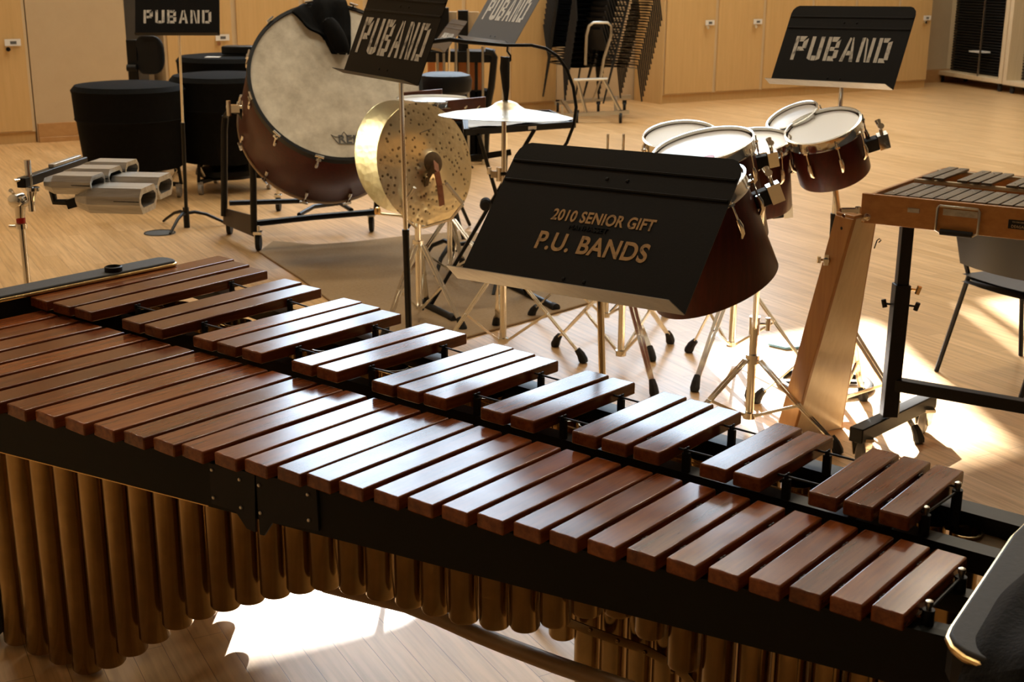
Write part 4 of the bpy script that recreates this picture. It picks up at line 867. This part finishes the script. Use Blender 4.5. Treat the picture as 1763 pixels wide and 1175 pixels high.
for x0, x1 in [(736, 750), (753, 766), (788, 803), (806, 817), (822, 832)]: rbox(x0, x1, 105, 160, yR + .1, yR + .13, 'orange_panel', M_orange)
for x0, x1 in [(782, 788), (803, 806), (817, 822)]: rbox(x0, x1, 100, 0, yR + .02, yR + .08, 'upright', M_black, True)
rbox(736, 838, 156, 0, yR + .02, yR + .3, 'lower_case', M_cloth, True)
for x0, x1 in [(772, 787), (806, 825)]: rbox(x0, x1, 20, 62, yR + .12, yR + .15, 'cream_panel', M_mapledge)
for (xa, ya, xb) in [(753, 92, 755), (764, 92, 766), (785, 70, 785), (806, 84, 806), (831, 80, 832)]:
    b = MB(); a = R_(xa, ya, yR - .15); c_ = R_(xb, 150, yR - .15); c_.z = .0; b.cyl(a, c_, .012, n=8); b.build('thin_upright', M_steel, t, smooth=True)
b = MB(); a = R_(848, 96, yR - .1); b.tube([R_(835, 88, yR - .1), R_(846, 90, yR - .1), R_(851, 98, yR - .1), R_(846, 150, yR - .1), R_(839, 186, yR - .1), Vector((R_(835, 200, yR - .1).x, yR - .1, 0.02))], .032, 8); b.build('bent_post', M_black, t, smooth=True)
# ---------------------------------------------------------------- bass drum
yB = 7.8; nBd = img_normal(579, 140, .86, -20); cBd = at(579, 140, yB); RB = .518; LB = .60
tb = thing('bass_drum', 'large maroon concert bass drum with mottled parchment skin tilted in its black frame', 'drum', cBd)
b = MB(); b.lathe(cBd, nBd, [(RB * .97, -.01), (RB * .985, 0), (RB, -.015), (RB, -LB + .01), (RB * .985, -LB)], 96); b.lathe(cBd, nBd, [(0, -LB + .002), (RB * .985, -LB)], 96); b.build('shell', M_maroon, tb, smooth=True)
b = MB(); b.lathe(cBd, nBd, [(0, .004), (RB * .972, .002), (RB * .975, -.006)], 96); b.build('drum_skin', M_skin, tb, smooth=True)
b = MB(); b.lathe(cBd, nBd, [(RB * .972, .014), (RB * 1.012, .014), (RB * 1.014, -.030), (RB * 1.004, -.032), (RB * 1.002, .0)], 96, True); b.build('front_hoop', M_black, tb, smooth=True)
b = MB(); b.lathe(cBd, nBd, [(RB * 1.002, -LB - .012), (RB * 1.016, -LB - .012), (RB * 1.016, -LB + .012), (RB * 1.002, -LB + .012)], 96, True); b.build('rear_hoop', M_goldtrim if False else mat('tan_hoop', (.34, .24, .15), .4), tb, smooth=True)
a0 = Zv.cross(nBd).normalized(); b0 = nBd.cross(a0)
for k in range(12):
    a = 2 * math.pi * (k + .35) / 12; d = a0 * math.cos(a) + b0 * math.sin(a); T = nBd.cross(d)
    for side in (0, 1):
        o = -.0 if side == 0 else -LB; s_ = -1 if side == 0 else 1; b = MB(); p = cBd + d * (RB * 1.022) + nBd * o
        b.cyl(p + nBd * (.03 * -s_), p + nBd * (.10 * s_), .0055, n=8); b.tube([p + nBd * (-.03 * s_) - T * .026, p + nBd * (-.03 * s_) + T * .026], .0075, 8); b.box(p + nBd * (.004 * s_), (.022, .03, .012), (d, T, nBd))
        b.tube([p + nBd * (.075 * s_) - d * .006, p + nBd * (.12 * s_) - d * .006], [.012, .010], 10); b.build('tension_lug', M_chrome, tb, smooth=True)
# crown logo and lettering on the skin
pc = onplane(598, 240, cBd, nBd); eX = (onplane(650, 240, cBd, nBd) - pc).normalized(); eY = nBd.cross(eX).normalized()
if eY.z < 0: eY = -eY
text_mesh('REMO', .072, onplane(612, 241, cBd, nBd) + nBd * .005, eX, eY, nBd, M_ink, tb, xs=1.05, bold=.0014)
b = MB(); cr = [(583, 247.5), (570, 232), (578, 236), (586, 235.5), (592, 227), (599, 235), (606, 237), (613, 233), (616, 226), (623, 235), (632, 237), (640, 233), (648, 229), (652, 236), (660, 236), (655, 247.5)]
cp = [onplane(x, y, cBd, nBd, .006) for x, y in cr]; b.tube(cp, .0022, 5, closed=True); b.build('crown_outline', M_ink, tb)
# frame
t = thing('drum_cart', 'black wheeled frame holding the tilted bass drum', 'drum frame', (G(480, 410).x, G(480, 410).y, 0))
YF = 8.02
b = MB(); b.tube([at(404, 190, 7.95), at(414, 192, 7.95), at(421, 204, 7.97), at(427, 225, 8.0), at(433, 262, 8.02), at(436, 310, 8.03), at(437, 400, 8.03)], .022, 10); b.build('upright_tube', M_black, t, smooth=True)
b = MB(); b.tube([at(388, 200, 8.5), at(386, 225, 8.5), at(386, 372, 8.5)], .022, 10); b.build('upright_tube', M_black, t, smooth=True)
b = MB(); b.tube([at(388, 200, 8.5), at(396, 190, 8.2), at(404, 190, 7.95)], .018, 10); b.build('upper_bracket', M_black, t, smooth=True)
b = MB(); b.hexa([at(384, 386, 8.52), at(439, 409, 8.05), at(441, 409, 8.09), at(386, 386, 8.56)], [at(384, 358, 8.52), at(439, 372, 8.05), at(441, 372, 8.09), at(386, 358, 8.56)]); b.build('side_plate', mat('brown_plate', (.030, .018, .012), .5), t, bevel=.004)
b = MB(); b.tube([at(432, 386, 8.05), at(540, 374, 8.2), at(648, 365, 8.35)], .021, 8); b.build('long_rail', M_black, t, smooth=True)
b = MB(); b.tube([at(395, 350, 8.5), at(520, 346, 8.7), at(600, 342, 8.8)], .018, 8); b.build('long_rail', M_black, t, smooth=True)
b = MB(); b.tube([at(515, 370, 8.2), at(540, 356, 8.5), at(585, 350, 8.7)], .015, 8); b.tube([at(585, 350, 8.7), at(605, 362, 8.3)], .015, 8); b.build('cross_rail', M_black, t, smooth=True)
b = MB(); b.tube([at(648, 365, 8.35), at(652, 300, 8.35)], .02, 8); b.build('upright_tube', M_black, t, smooth=True)
q = at(404, 187, 7.93); b = MB(); b.box(q, (.07, .05, .045)); b.cyl(q + Vector((-.05, 0, .01)), q + Vector((.09, 0, .01)), .012); b.cyl(q + Vector((.06, -.02, -.04)), q + Vector((.06, -.02, .05)), .012); b.cyl(q + Vector((-.03, -.03, -.04)), q + Vector((-.03, -.03, .05)), .014); b.build('pivot_clamp', M_chrome, t, smooth=True)
def caster(par, x, y, r=.05, m=M_rubber, wm=None):
    p = G(x, y); b = MB(); p = p + Zv * r; b.cyl(p - Vector((.014, 0, 0)), p + Vector((.014, 0, 0)), r, n=20); w = b.build('caster_wheel', m, par, smooth=True)
    b = MB(); b.prism([p + Vector((-.022, -.02, r * .0)), p + Vector((-.022, .02, 0)), p + Vector((-.022, .03, r * 1.1)), p + Vector((-.022, -.03, r * 1.1))], Vector((.006, 0, 0))); b.box(p + Vector((0, 0, r * 1.25)), (.055, .06, .02)); b.cyl(p + Zv * r * 1.2, p + Zv * (r * 1.2 + .05), .012); b.build('caster_fork', M_chrome, w, bevel=.002); return w
caster(t, 396, 403); caster(t, 446, 431); caster(t, 480, 355 + 8); caster(t, 640, 398)
# jacket over the drum
t = thing('jacket', 'black jacket hanging over the top rim of the bass drum', 'jacket', cBd + Zv * .5)
Lf = [(500, 14), (520, 34), (528, 46), (540, 52), (556, 58), (560, 74), (570, 90)]; Rt = [(595, -6), (600, 14), (604, 28), (604, 44), (604, 60), (605, 76), (603, 92)]
rng = random.Random(2); b = MB(); rows = []
for j in range(7):
    row = []
    for i in range(9):
        f = i / 8; x = Lf[j][0] * (1 - f) + Rt[j][0] * f; y = Lf[j][1] * (1 - f) + Rt[j][1] * f - (14 * math.sin(f * math.pi) if j == 0 else 0)
        p = onplane(x, y, cBd, nBd, .03 + .018 * math.sin(i * 1.9 + j * .8) + rng.uniform(-.006, .006)); row.append(p)
    rows.append(row)
rows.insert(0, [p - nBd * .13 + Zv * .03 for p in rows[0]]); rows.insert(0, [p - nBd * .14 - Zv * .14 for p in rows[0]])
b.grid(rows); b.grid([[p - nBd * .020 for p in r][::-1] for r in rows]); b.build('jacket_cloth', M_cloth, t, smooth=True, sub=2)
b = MB(); s0, s1_, s2_ = onplane(560, 30, cBd, nBd, .07), onplane(580, 62, cBd, nBd, .075), onplane(589, 84, cBd, nBd, .06); b.tube([s0, s1_, s2_, s2_ - Zv * .03], [.05, .058, .050, .042], 12); b.build('jacket_sleeve', M_cloth, t, smooth=True, sub=1)
# ---------------------------------------------------------------- covered timpani
def timpano(label, x, yTop, Y, R, zt, zb=.24, chrome=True):
    c = at(x, yTop, Y); c = Vector((c.x, Y, 0)); t = thing('covered_timpano', label, 'timpani', c)
    b = MB(); b.lathe(c, Zv, [(0, zt + .012), (R * .7, zt + .010), (R * .93, zt), (R, zt - .035), (R * .985, zt - .06), (R * .965, zt - .245), (R * .975, zt - .25), (R * .94, zt - .27), (R * .87, zb + .03), (R * .85, zb), (R * .80, zb - .002), (0, zb + .1)], 56); b.build('cloth_cover', M_cloth, t, smooth=True)
    b = MB(); b.lathe(c, Zv, [(R * .5, .10), (R * .62, .13), (R * .6, .17), (R * .35, .19), (R * .6, zb + .06), (0, zb + .06)], 30); b.build('kettle_base', M_black, t, smooth=True)
    for k in range(3):
        a = 4.2 + k * 2.094; d = Vector((math.cos(a), math.sin(a), 0)); p = c + d * R * .78
        b = MB(); b.tube([p + Zv * .30, p + d * .02 + Zv * .10], .014, 8); b.bar(c + Zv * .12, p + Zv * .10, .04, .03); b.build('leg_strut', M_black, t, bevel=.002)
        b = MB(); b.tube([c + d * R * .5 + Zv * .26, p + Zv * .22, p + d * -.05 + Zv * .14], .010, 8); b.build('tuning_rod', M_chrome, t, smooth=True)
        b = MB(); b.cyl(p + Vector((-.014, 0, .045)), p + Vector((.014, 0, .045)), .045, n=18); b.box(p + Zv * .09, (.04, .05, .03)); b.build('caster', M_glassy if chrome else M_rubber, t, smooth=True)
    b = MB(); q = c + Vector((.05, -R * .9, 0)); b.tube([c + Zv * .14, q + Zv * .10, q + Vector((0, -.06, .04))], .016, 8); b.build('foot_pedal', M_black, t, smooth=True)
    return t, c
timpano('covered timpano farthest left, its whole black cover in view', 221, 145, 9.95, .425, .862)
timpano('covered timpano between the left one and the bass drum, in the front pair', 384, 140, 10.35, .415, .905)
timpano('covered timpano at the back, its top just above the front pair', 396, 108, 11.35, .455, .985, zb=.3)
pb_ = at(402, 120, 11.0); b = MB(); b.box(Vector((pb_.x, 11.25, .985 + .012 + .045)), (.26, .18, .07)); tag(b.build('black_case', M_black, bevel=.012), 'small black case lying on top of the back timpano', 'case')
pb_ = at(366, 126, 11.0); b = MB(); b.box(Vector((pb_.x, 11.05, .985 + .008)), (.12, .10, .006)); tag(b.build('paper_sheet', M_white), 'white sheet of paper lying beside the small black case', 'paper')
# ---------------------------------------------------------------- office chair behind
yO = 11.3; t = thing('office_chair', 'black swivel chair with rounded back behind the left timpano', 'chair', (at(245, 100, yO).x, yO, 0))
c = at(254, 95, yO); b = MB(); prof = []
for k in range(28):
    a = 2 * math.pi * k / 28; ca, sa = math.cos(a), math.sin(a); sx = .125 if ca > 0 else .12; prof.append(c + Vector((sx * abs(ca) ** .6 * (1 if ca > 0 else -1), .06 * (abs(ca) ** 2), .165 * abs(sa) ** .7 * (1 if sa > 0 else -1))))
b.prism(prof, (0, .05, 0)); b.build('backrest', M_plast, t, bevel=.018, seg=4)
q = at(225, 105, yO + .06); b = MB(); b.bar(Vector((q.x + .02, q.y, .45)), Vector((q.x + .02, q.y, q.z + .18)), .09, .04, (0, 1, 0)); b.build('back_support', M_black, t, bevel=.006)
b = MB(); q2 = at(223, 117, yO); b.cyl(q2 - Vector((.02, 0, 0)), q2 + Vector((.06, 0, 0)), .03, n=14); b.build('adjusting_knob', M_plast, t, smooth=True)
b = MB(); b.lathe(Vector((c.x - .06, yO - .15, .45)), Zv, [(0, .04), (.18, .035), (.22, .01), (.20, -.02), (0, -.03)], 28); b.build('seat', M_cloth, t, smooth=True)
b = MB(); cc_ = Vector((c.x - .06, yO - .15, 0)); b.cyl(cc_ + Zv * .1, cc_ + Zv * .43, .025); b.build('gas_column', M_chrome, t, smooth=True)
for k in range(5):
    a = k * 1.257; d = Vector((math.cos(a), math.sin(a), 0)); b = MB(); b.tube([cc_ + Zv * .11, cc_ + d * .28 + Zv * .065], [.022, .015], 8); b.cyl(cc_ + d * .28 + Vector((-.012, 0, .03)), cc_ + d * .28 + Vector((.012, 0, .03)), .03); b.build('base_arm', M_black, t, smooth=True)
# ---------------------------------------------------------------- set of metal blocks on a stand at left
E1 = Vector((.10, .995, 0)).normalized(); E2 = Vector((.995, -.10, 0)).normalized()
o0 = at(40, 303, 4.10)
t = thing('block_set', 'five grey metal blocks in two tiers on a chrome stand at the left edge', 'percussion blocks', (o0.x, o0.y, 0))
b = MB(); b.bar(o0 - E1 * .02 + Zv * -.02, o0 + E1 * .46 + Zv * -.02, .030, .032); b.build('mounting_rail', M_black, t, bevel=.003)
b = MB(); b.bar(o0 + E1 * .20 + Zv * .002, o0 + E1 * .42 + Zv * .002, .02, .012); b.build('rail_clip', M_alu, t, bevel=.002)
def block(p, L, Wd, H, name='metal_block'):
    """p: near-left top corner; long axis E2, width along E1; hollow, open at the right end"""
    cs_ = [(0, -H * .62), (0, -H * .30), (Wd * .14, 0), (Wd * .86, 0), (Wd, -H * .30), (Wd, -H * .62), (Wd * .86, -H), (Wd * .14, -H)]
    def sec(x, k=1., dz=0.): 
        cy, cz = Wd / 2, -H / 2; return [p + E2 * x + E1 * (cy + (y - cy) * k) + Zv * (cz + (z - cz) * k + dz) for y, z in cs_]
    b = MB(); S0 = sec(0, .62); S1 = sec(L * .22); S2 = sec(L); S3 = sec(L, .80); 
    S3 = [p + E2 * L + E1 * (Wd / 2 + (y - Wd / 2) * .84) + Zv * (-H / 2 + (z + H / 2) * .52) for y, z in cs_]; S4 = [q - E2 * L * .7 for q in S3]
    n = 8; vs = S0 + S1 + S2 + S3 + S4; fs = [tuple(range(n))]
    for r in range(4):
        for k in range(n): l = (k + 1) % n; fs.append((r * n + k, r * n + l, (r + 1) * n + l, (r + 1) * n + k))
    fs.append(tuple(4 * n + k for k in range(n)))
    b.add(vs, fs); o = b.build(name, M_alu, t)
    b = MB(); a = p + Zv * (-H * .46) - E1 * .0008; b.prism([a + E2 * L * .62, a + E2 * L * .99, a + E2 * L * .99 - Zv * .003, a + E2 * L * .62 - Zv * .002], -E1 * .0006); b.build('slit', M_rubber, o)
up0 = at(68, 303, 4.08)
for k in range(3): block(up0 + E1 * (.13 * k) + Zv * (.012 * 0 + .003 * k) + E2 * (.006 * k), .165, .118, .060)
lo0 = at(120, 318, 4.06)
block(lo0 + Zv * -.012, .225, .15, .082); block(lo0 + E1 * .16 + E2 * .02, .205, .14, .074)
b = MB(); a = o0 + E1 * .10; b.tube([a + E2 * .04 - Zv * .04, a + E2 * .05 - Zv * .10, a + E2 * .12 - Zv * .10, a + E2 * .15 - Zv * .085], .012, 6); b.bar(a + E2 * .10 - Zv * .105, a + E2 * .17 - Zv * .085, .05, .03); b.build('lower_bracket', M_black, t)
pz = at(49, 300, 4.12); b = MB(); b.cyl(pz - Zv * .12, pz + Zv * .045, .0105, n=16); b.build('post', M_chrome, t, smooth=True)
b = MB(); b.cyl(at(56, 322, 4.12), at(56, 328, 4.12), .022, n=16); b.tube([at(58, 330, 4.12), at(56, 345, 4.12), at(44, 352, 4.12), at(36, 350, 4.12)], .009, 10); b.lathe(at(30, 345, 4.12), Vector((.3, 1, 0)), [(0, -.035), (.022, -.02), (.024, 0), (.022, .02), (0, .035)], 20); b.build('ball_joint', M_chrome, t, smooth=True)
sb = at(36, 380, 4.12); gb = Vector((sb.x, sb.y, 0))
b = MB(); b.cyl(at(34, 352, 4.12), at(35, 376, 4.12), .018, .014, n=16); b.build('joint_neck', M_chrome, t, smooth=True)
b = MB(); b.cyl(sb + Zv * .010, sb - Zv * .008, .0145, n=16); b.build('red_collar', M_red, t, smooth=True)
b = MB(); b.cyl(sb - Zv * .010, sb - Zv * .026, .018, n=16); b.cyl(sb - Zv * .02 - rt * .04, sb - Zv * .02, .006, n=8); b.build('wing_collar', M_chrome, t, smooth=True)
b = MB(); b.cyl(gb + Zv * .08, sb - Zv * .02, .0105, n=16); b.build('lower_post', M_chrome, t, smooth=True)
for k in range(3):
    a = .5 + k * 2.094; d = Vector((math.cos(a), math.sin(a), 0)); b = MB(); b.bar(gb + Zv * .42, gb + d * .30 + Zv * .02, .014, .012); b.bar(gb + Zv * .10, gb + d * .16 + Zv * .21, .012, .01); b.tube([gb + d * .29 + Zv * .03, gb + d * .31 + Zv * .004], .015, 8); b.build('leg', M_chrome, t, bevel=.002)
b = MB(); b.tube([at(24, 334, 4.1), at(18, 328, 4.08)], [.004, .007], 8); b.tube([at(34, 310, 4.06), at(26, 312, 4.05)], [.003, .006], 8); b.build('wing_screw', M_chrome, t, smooth=True)
# ---------------------------------------------------------------- bell set in an open wooden case
CO = Vector((1.226, 4.5, .883)); th = math.radians(-32.5); BU = Vector((math.cos(th), math.sin(th), 0)); th2 = math.radians(54); BV = Vector((math.cos(th2), math.sin(th2), 0)); HC = .105
def BC(a, v, z): return CO + BU * a + BV * v + Zv * z
t = thing('bell_set', 'orchestra bells in an open wooden case on a black wheeled stand at right', 'glockenspiel', (CO.x + .5, CO.y + .1, 0))
LC, DC = 1.15, .86
def wallb(a0, a1, v0, v1, z0, z1, name, m, bev=.003):
    b = MB(); b.hexa([BC(a0, v0, z0), BC(a1, v0, z0), BC(a1, v1, z0), BC(a0, v1, z0)], [BC(a0, v0, z1), BC(a1, v0, z1), BC(a1, v1, z1), BC(a0, v1, z1)]); return b.build(name, m, t, bevel=bev)
fp = wallb(0, LC, 0, .014, 0, HC, 'front_panel', M_casew); wallb(0, .014, .014, DC, 0, HC - .012, 'side_panel', M_casew); wallb(0, LC, DC, DC + .014, 0, HC - .02, 'back_panel', M_casew); wallb(.014, LC, .014, DC, 0, .012, 'bottom_board', M_casew); wallb(LC, LC + .014, 0, DC, 0, HC, 'side_panel', M_casew)
M_bag = mat('cream_felt_rail', (.62, .50, .33), .8)
for v0, v1, z in [(.20, .20, .075), (.40, .36, .078), (.48, .44, .095), (.74, .68, .098)]:
    b = MB(); b.bar(BC(.02, v0, z - .004), BC(LC - .02, v1, z - .004), .018, .014); b.build('bar_rail', M_bag, t, bevel=.003)
def bellbar(a, w, v0, v1, z):
    b = MB(); b.hexa([BC(a, v0, z), BC(a + w, v0, z), BC(a + w, v1, z), BC(a, v1, z)], [BC(a, v0, z + .009), BC(a + w, v0, z + .009), BC(a + w, v1, z + .009), BC(a, v1, z + .009)]); o = b.build('bell_bar', M_barm, t, bevel=.0015)
    for v in (v0 + .05, v1 - .05):
        b = MB(); b.lathe(BC(a + w / 2, v, z + .009), Zv, [(.0035, 0), (.003, .0018), (0, .0024)], 8); b.build('screw', M_steel, o)
for i in range(24): a = .035 + i * .0445; bellbar(a, .038, .115 + .0016 * i, .42 - .005 * i, .082)
for i in range(23):
    if i % 7 in (2, 6): continue
    bellbar(.057 + i * .0445, .036, .445 - .004 * i, .76 - .009 * i, .104)
b = MB(); b.tube([BC(.272, -.004, .088), BC(.268, -.010, .080), BC(.268, -.012, .006), BC(.29, -.014, -.004)], .0045, 8); b.tube([BC(.272, -.004, .088), BC(.40, -.004, .088), BC(.408, -.010, .080), BC(.408, -.012, .006), BC(.39, -.014, -.004)], .0045, 8); hn = b.build('handle', M_steel, fp, smooth=True)
b = MB(); b.cyl(BC(.285, -.014, .001), BC(.392, -.014, .001), .0105, n=14); b.build('handle_grip', M_rubber, t, smooth=True)
b = MB(); b.bar(BC(.285, -.0015, .068), BC(.40, -.0015, .068), .003, .022); b.build('handle_plate', M_alu, fp)
b = MB(); b.bar(BC(.165, -.0015, .062), BC(.205, -.0015, .062), .003, .015); b.build('latch_plate', M_alu, fp)
b = MB(); b.bar(BC(.50, -.001, .050), BC(.60, -.001, .050), .002, .030); lp = b.build('name_plate', M_rubber, fp)
text_mesh('DEAGAN', .013, BC(.535, -.0022, .043), BU, Zv, Vector((BU.y, -BU.x, 0)), M_mapledge, fp, xs=.9)
text_mesh('THE PERCUSSION', .0062, BC(.535, -.0022, .058), BU, Zv, Vector((BU.y, -BU.x, 0)), M_mapledge, fp, xs=.9)
b = MB(); q = [BC(.578, -.0024, .060), BC(.568, -.0024, .040), BC(.590, -.0024, .040)]; b.tube(q, .0009, 4, closed=True); b.build('triangle_mark', M_mapledge, fp)
for a_ in (.02,):
    b = MB(); b.lathe(BC(a_ + .005, -.001, .022), Vector((BU.y, -BU.x, 0)), [(.014, 0), (.012, .003), (0, .004)], 14); b.bar(BC(-.02, -.004, .03), BC(.02, -.004, .008), .005, .012); b.build('hinge', M_chrome, fp, smooth=True)
# its stand
P1 = Vector((1.395, 4.50, 0))
b = MB(); b.bar(P1 + Zv * .52, P1 + Zv * .875, .042, .042); b.build('inner_post', M_black, t, bevel=.003)
b = MB(); b.bar(P1 + Vector((-.004, 0, .16)), P1 + Vector((0, 0, .66)), .055, .055); b.build('outer_post', M_black, t, bevel=.003)
fA = G(1478, 748, .12); fB = G(1598, 690, .12); fd = (fB - fA).normalized()
b = MB(); b.bar(fA - fd * .02, fB + fd * .02, .055, .055); b.build('foot_beam', M_black, t, bevel=.004)
pm = fA + (fB - fA) * .45; b = MB(); b.bar(Vector((pm.x, pm.y, .14)), P1 + Zv * .30, .05, .03, fd); b.build('post_gusset', M_black, t, bevel=.003)
b = MB(); b.bar(P1 + Vector((0, 0, .285)), P1 + BU * 1.1 + Zv * .285, .045, .045); b.build('cross_rail', M_black, t, bevel=.003)
P2 = P1 + BU * 1.0; b = MB(); b.bar(P2 + Zv * .12, P2 + Zv * .875, .05, .05); b.build('outer_post', M_black, t, bevel=.003)
b = MB(); b.bar(P2 - fd * .22 + Zv * .12, P2 + fd * .28 + Zv * .12, .055, .055); b.build('foot_beam', M_black, t, bevel=.004)
for dx, z, nm in [(.045, .645, 'thumb_screw'), (.045, .585, 'thumb_screw'), (-.04, .58, 'thumb_screw')]:
    b = MB(); q = P1 + BU * dx + Zv * z; s_ = 1 if dx > 0 else -1; b.cyl(P1 + Zv * z, q + BU * .012 * s_, .004, n=8); b.tube([q + BU * .012 * s_ - Zv * .014, q + BU * .02 * s_ + Zv * .014], [.009, .009], 8); b.build(nm, M_goldtrim if z > .6 else M_rubber, t, smooth=True)
def bigcaster(p, r, m, par):
    b = MB(); c = p + Zv * r; X = Vector((.88, -.47, 0)); b.lathe(c - X * .016, X, [(r * .35, 0), (r * .55, .002), (r * .60, .004), (r * .8, .002), (r, .006), (r, .026), (r * .8, .032), (r * .6, .028), (r * .35, .032)], 28); b.cyl(c - X * .02, c + X * .02, .012); w = b.build('caster_wheel', m, par, smooth=True)
    b = MB(); 
    for s_ in (-1, 1): b.prism([c + X * .024 * s_ + Vector((0, 0, -.01)) + fd * .012, c + X * .024 * s_ + Vector((0, 0, -.01)) - fd * .012, c + X * .024 * s_ + Zv * (r + .004) - fd * .03, c + X * .024 * s_ + Zv * (r + .012) + fd * .035], X * .003)
    b.box(c + Zv * (r + .012), (.07, .07, .012)); b.build('caster_fork', M_chrome, w)
M_wheel = mat('grey_rubber_wheel', (.30, .29, .27), .5)
bigcaster(Vector((fB.x, fB.y, 0)) - fd * .02 + Vector((-.01, -.02, 0)), .043, M_wheel, t); bigcaster(Vector((fA.x, fA.y, 0)) + fd * .03, .043, M_wheel, t); bigcaster(P2 - fd * .2, .043, M_wheel, t); bigcaster(P2 + fd * .24, .043, M_wheel, t)
# ---------------------------------------------------------------- its lid, stood on end against the case
bl, br = G(1364, 754), G(1449, 738); tl, tr = at(1471, 372, 4.46), at(1509, 376, 4.55)
tl.z = tr.z = (tl.z + tr.z) / 2
nrm_ = (br - bl).cross(tl - bl).normalized();
if nrm_.y > 0: nrm_ = -nrm_
t = thing('case_lid', 'tapered wooden case lid stood on end, leaning against the bell set', 'lid', (bl + br) / 2)
D_ = -nrm_ * .10; D_.z = 0; lift = Zv * .0
b = MB(); b.hexa([bl, br, br + D_ * .1, bl + D_ * .1], [tl, tr, tr + D_ * .1, tl + D_ * .1]); b.build('lid_panel', M_lidin, t, bevel=.003)
sv = (br - bl).normalized(); 
b = MB(); b.hexa([bl - sv * .004, bl + sv * .012, bl + sv * .012 + D_, bl - sv * .004 + D_], [tl - sv * .004, tl + sv * .012, tl + sv * .012 + D_, tl - sv * .004 + D_]); sp = b.build('lid_side', M_casel, t, bevel=.003)
b = MB(); b.hexa([br - sv * .012, br + sv * .004, br + sv * .004 + D_, br - sv * .012 + D_], [tr - sv * .012, tr + sv * .004, tr + sv * .004 + D_, tr - sv * .012 + D_]); b.build('lid_side', M_casel, t, bevel=.003)
b = MB(); b.hexa([tl, tr, tr + D_, tl + D_], [tl + Zv * .012, tr + Zv * .012, tr + D_ + Zv * .012, tl + D_ + Zv * .012]); b.build('lid_end', M_casel, t, bevel=.003)
b = MB(); b.hexa([bl + D_ * .1, br + D_ * .1, br + D_, bl + D_], [bl + D_ * .1 + Zv * .012, br + D_ * .1 + Zv * .012, br + D_ + Zv * .012, bl + D_ + Zv * .012]); b.build('lid_end', M_casel, t)
sN = (Vector(sv) * -1)
def onside(x, y): return onplane(x, y, bl - sv * .005, -sv)
for (x, y, r_, m_) in [(1453, 373, .010, M_chrome), (1450, 393, .010, M_rubber)]:
    b = MB(); b.lathe(onside(x, y), -sv, [(r_, -.002), (r_ * .9, .003), (0, .004)], 14); b.build('rivet', m_, t, smooth=True)
q = onside(1427, 448); b = MB(); b.box(q, (.035, .006, .04)); b.box(q - sv * .015 + Zv * .0, (.02, .02, .012)); b.tube([q - sv * .02, q - sv * .045 + Zv * .008], [.004, .004], 8); b.tube([q - sv * .045 - Zv * .006, q - sv * .045 + Zv * .016], .007, 8); b.build('latch', M_chrome, t, smooth=True)
q = at(1462, 362, 4.44); b = MB(); b.bar(q - rt * .03, q + rt * .03, .03, .012); b.cyl(q + Vector((.03, 0, -.01)), q + Vector((.03, 0, .012)), .01); b.build('hinge_leaf', M_chrome, t, smooth=True)
q = at(1512, 414, 4.55); b = MB(); b.tube([q + Vector((-.012, 0, -.03)), q + Vector((-.004, 0, 0)), q + Vector((.004, 0, .006)), q + Vector((.010, 0, 0)), q + Vector((.002, 0, -.008))], .0022, 6); b.build('wire_hook', M_rubber, t, smooth=True)
# ---------------------------------------------------------------- stacking chair at the right edge
pc_ = make_stack_chair('grey seated black chair standing behind the bell set at the right edge', (2.289, 5.487, 0), math.radians(118), .50, .095)
del pc_['group']
for ch in pc_.children:
    if ch.name.startswith('seat') and 'frame' not in ch.name: ch.data.materials.clear(); ch.data.materials.append(M_seat)
    if ch.name.startswith('backrest'): ch.data.materials.clear(); ch.data.materials.append(M_desk)
bpy.context.view_layer.update()
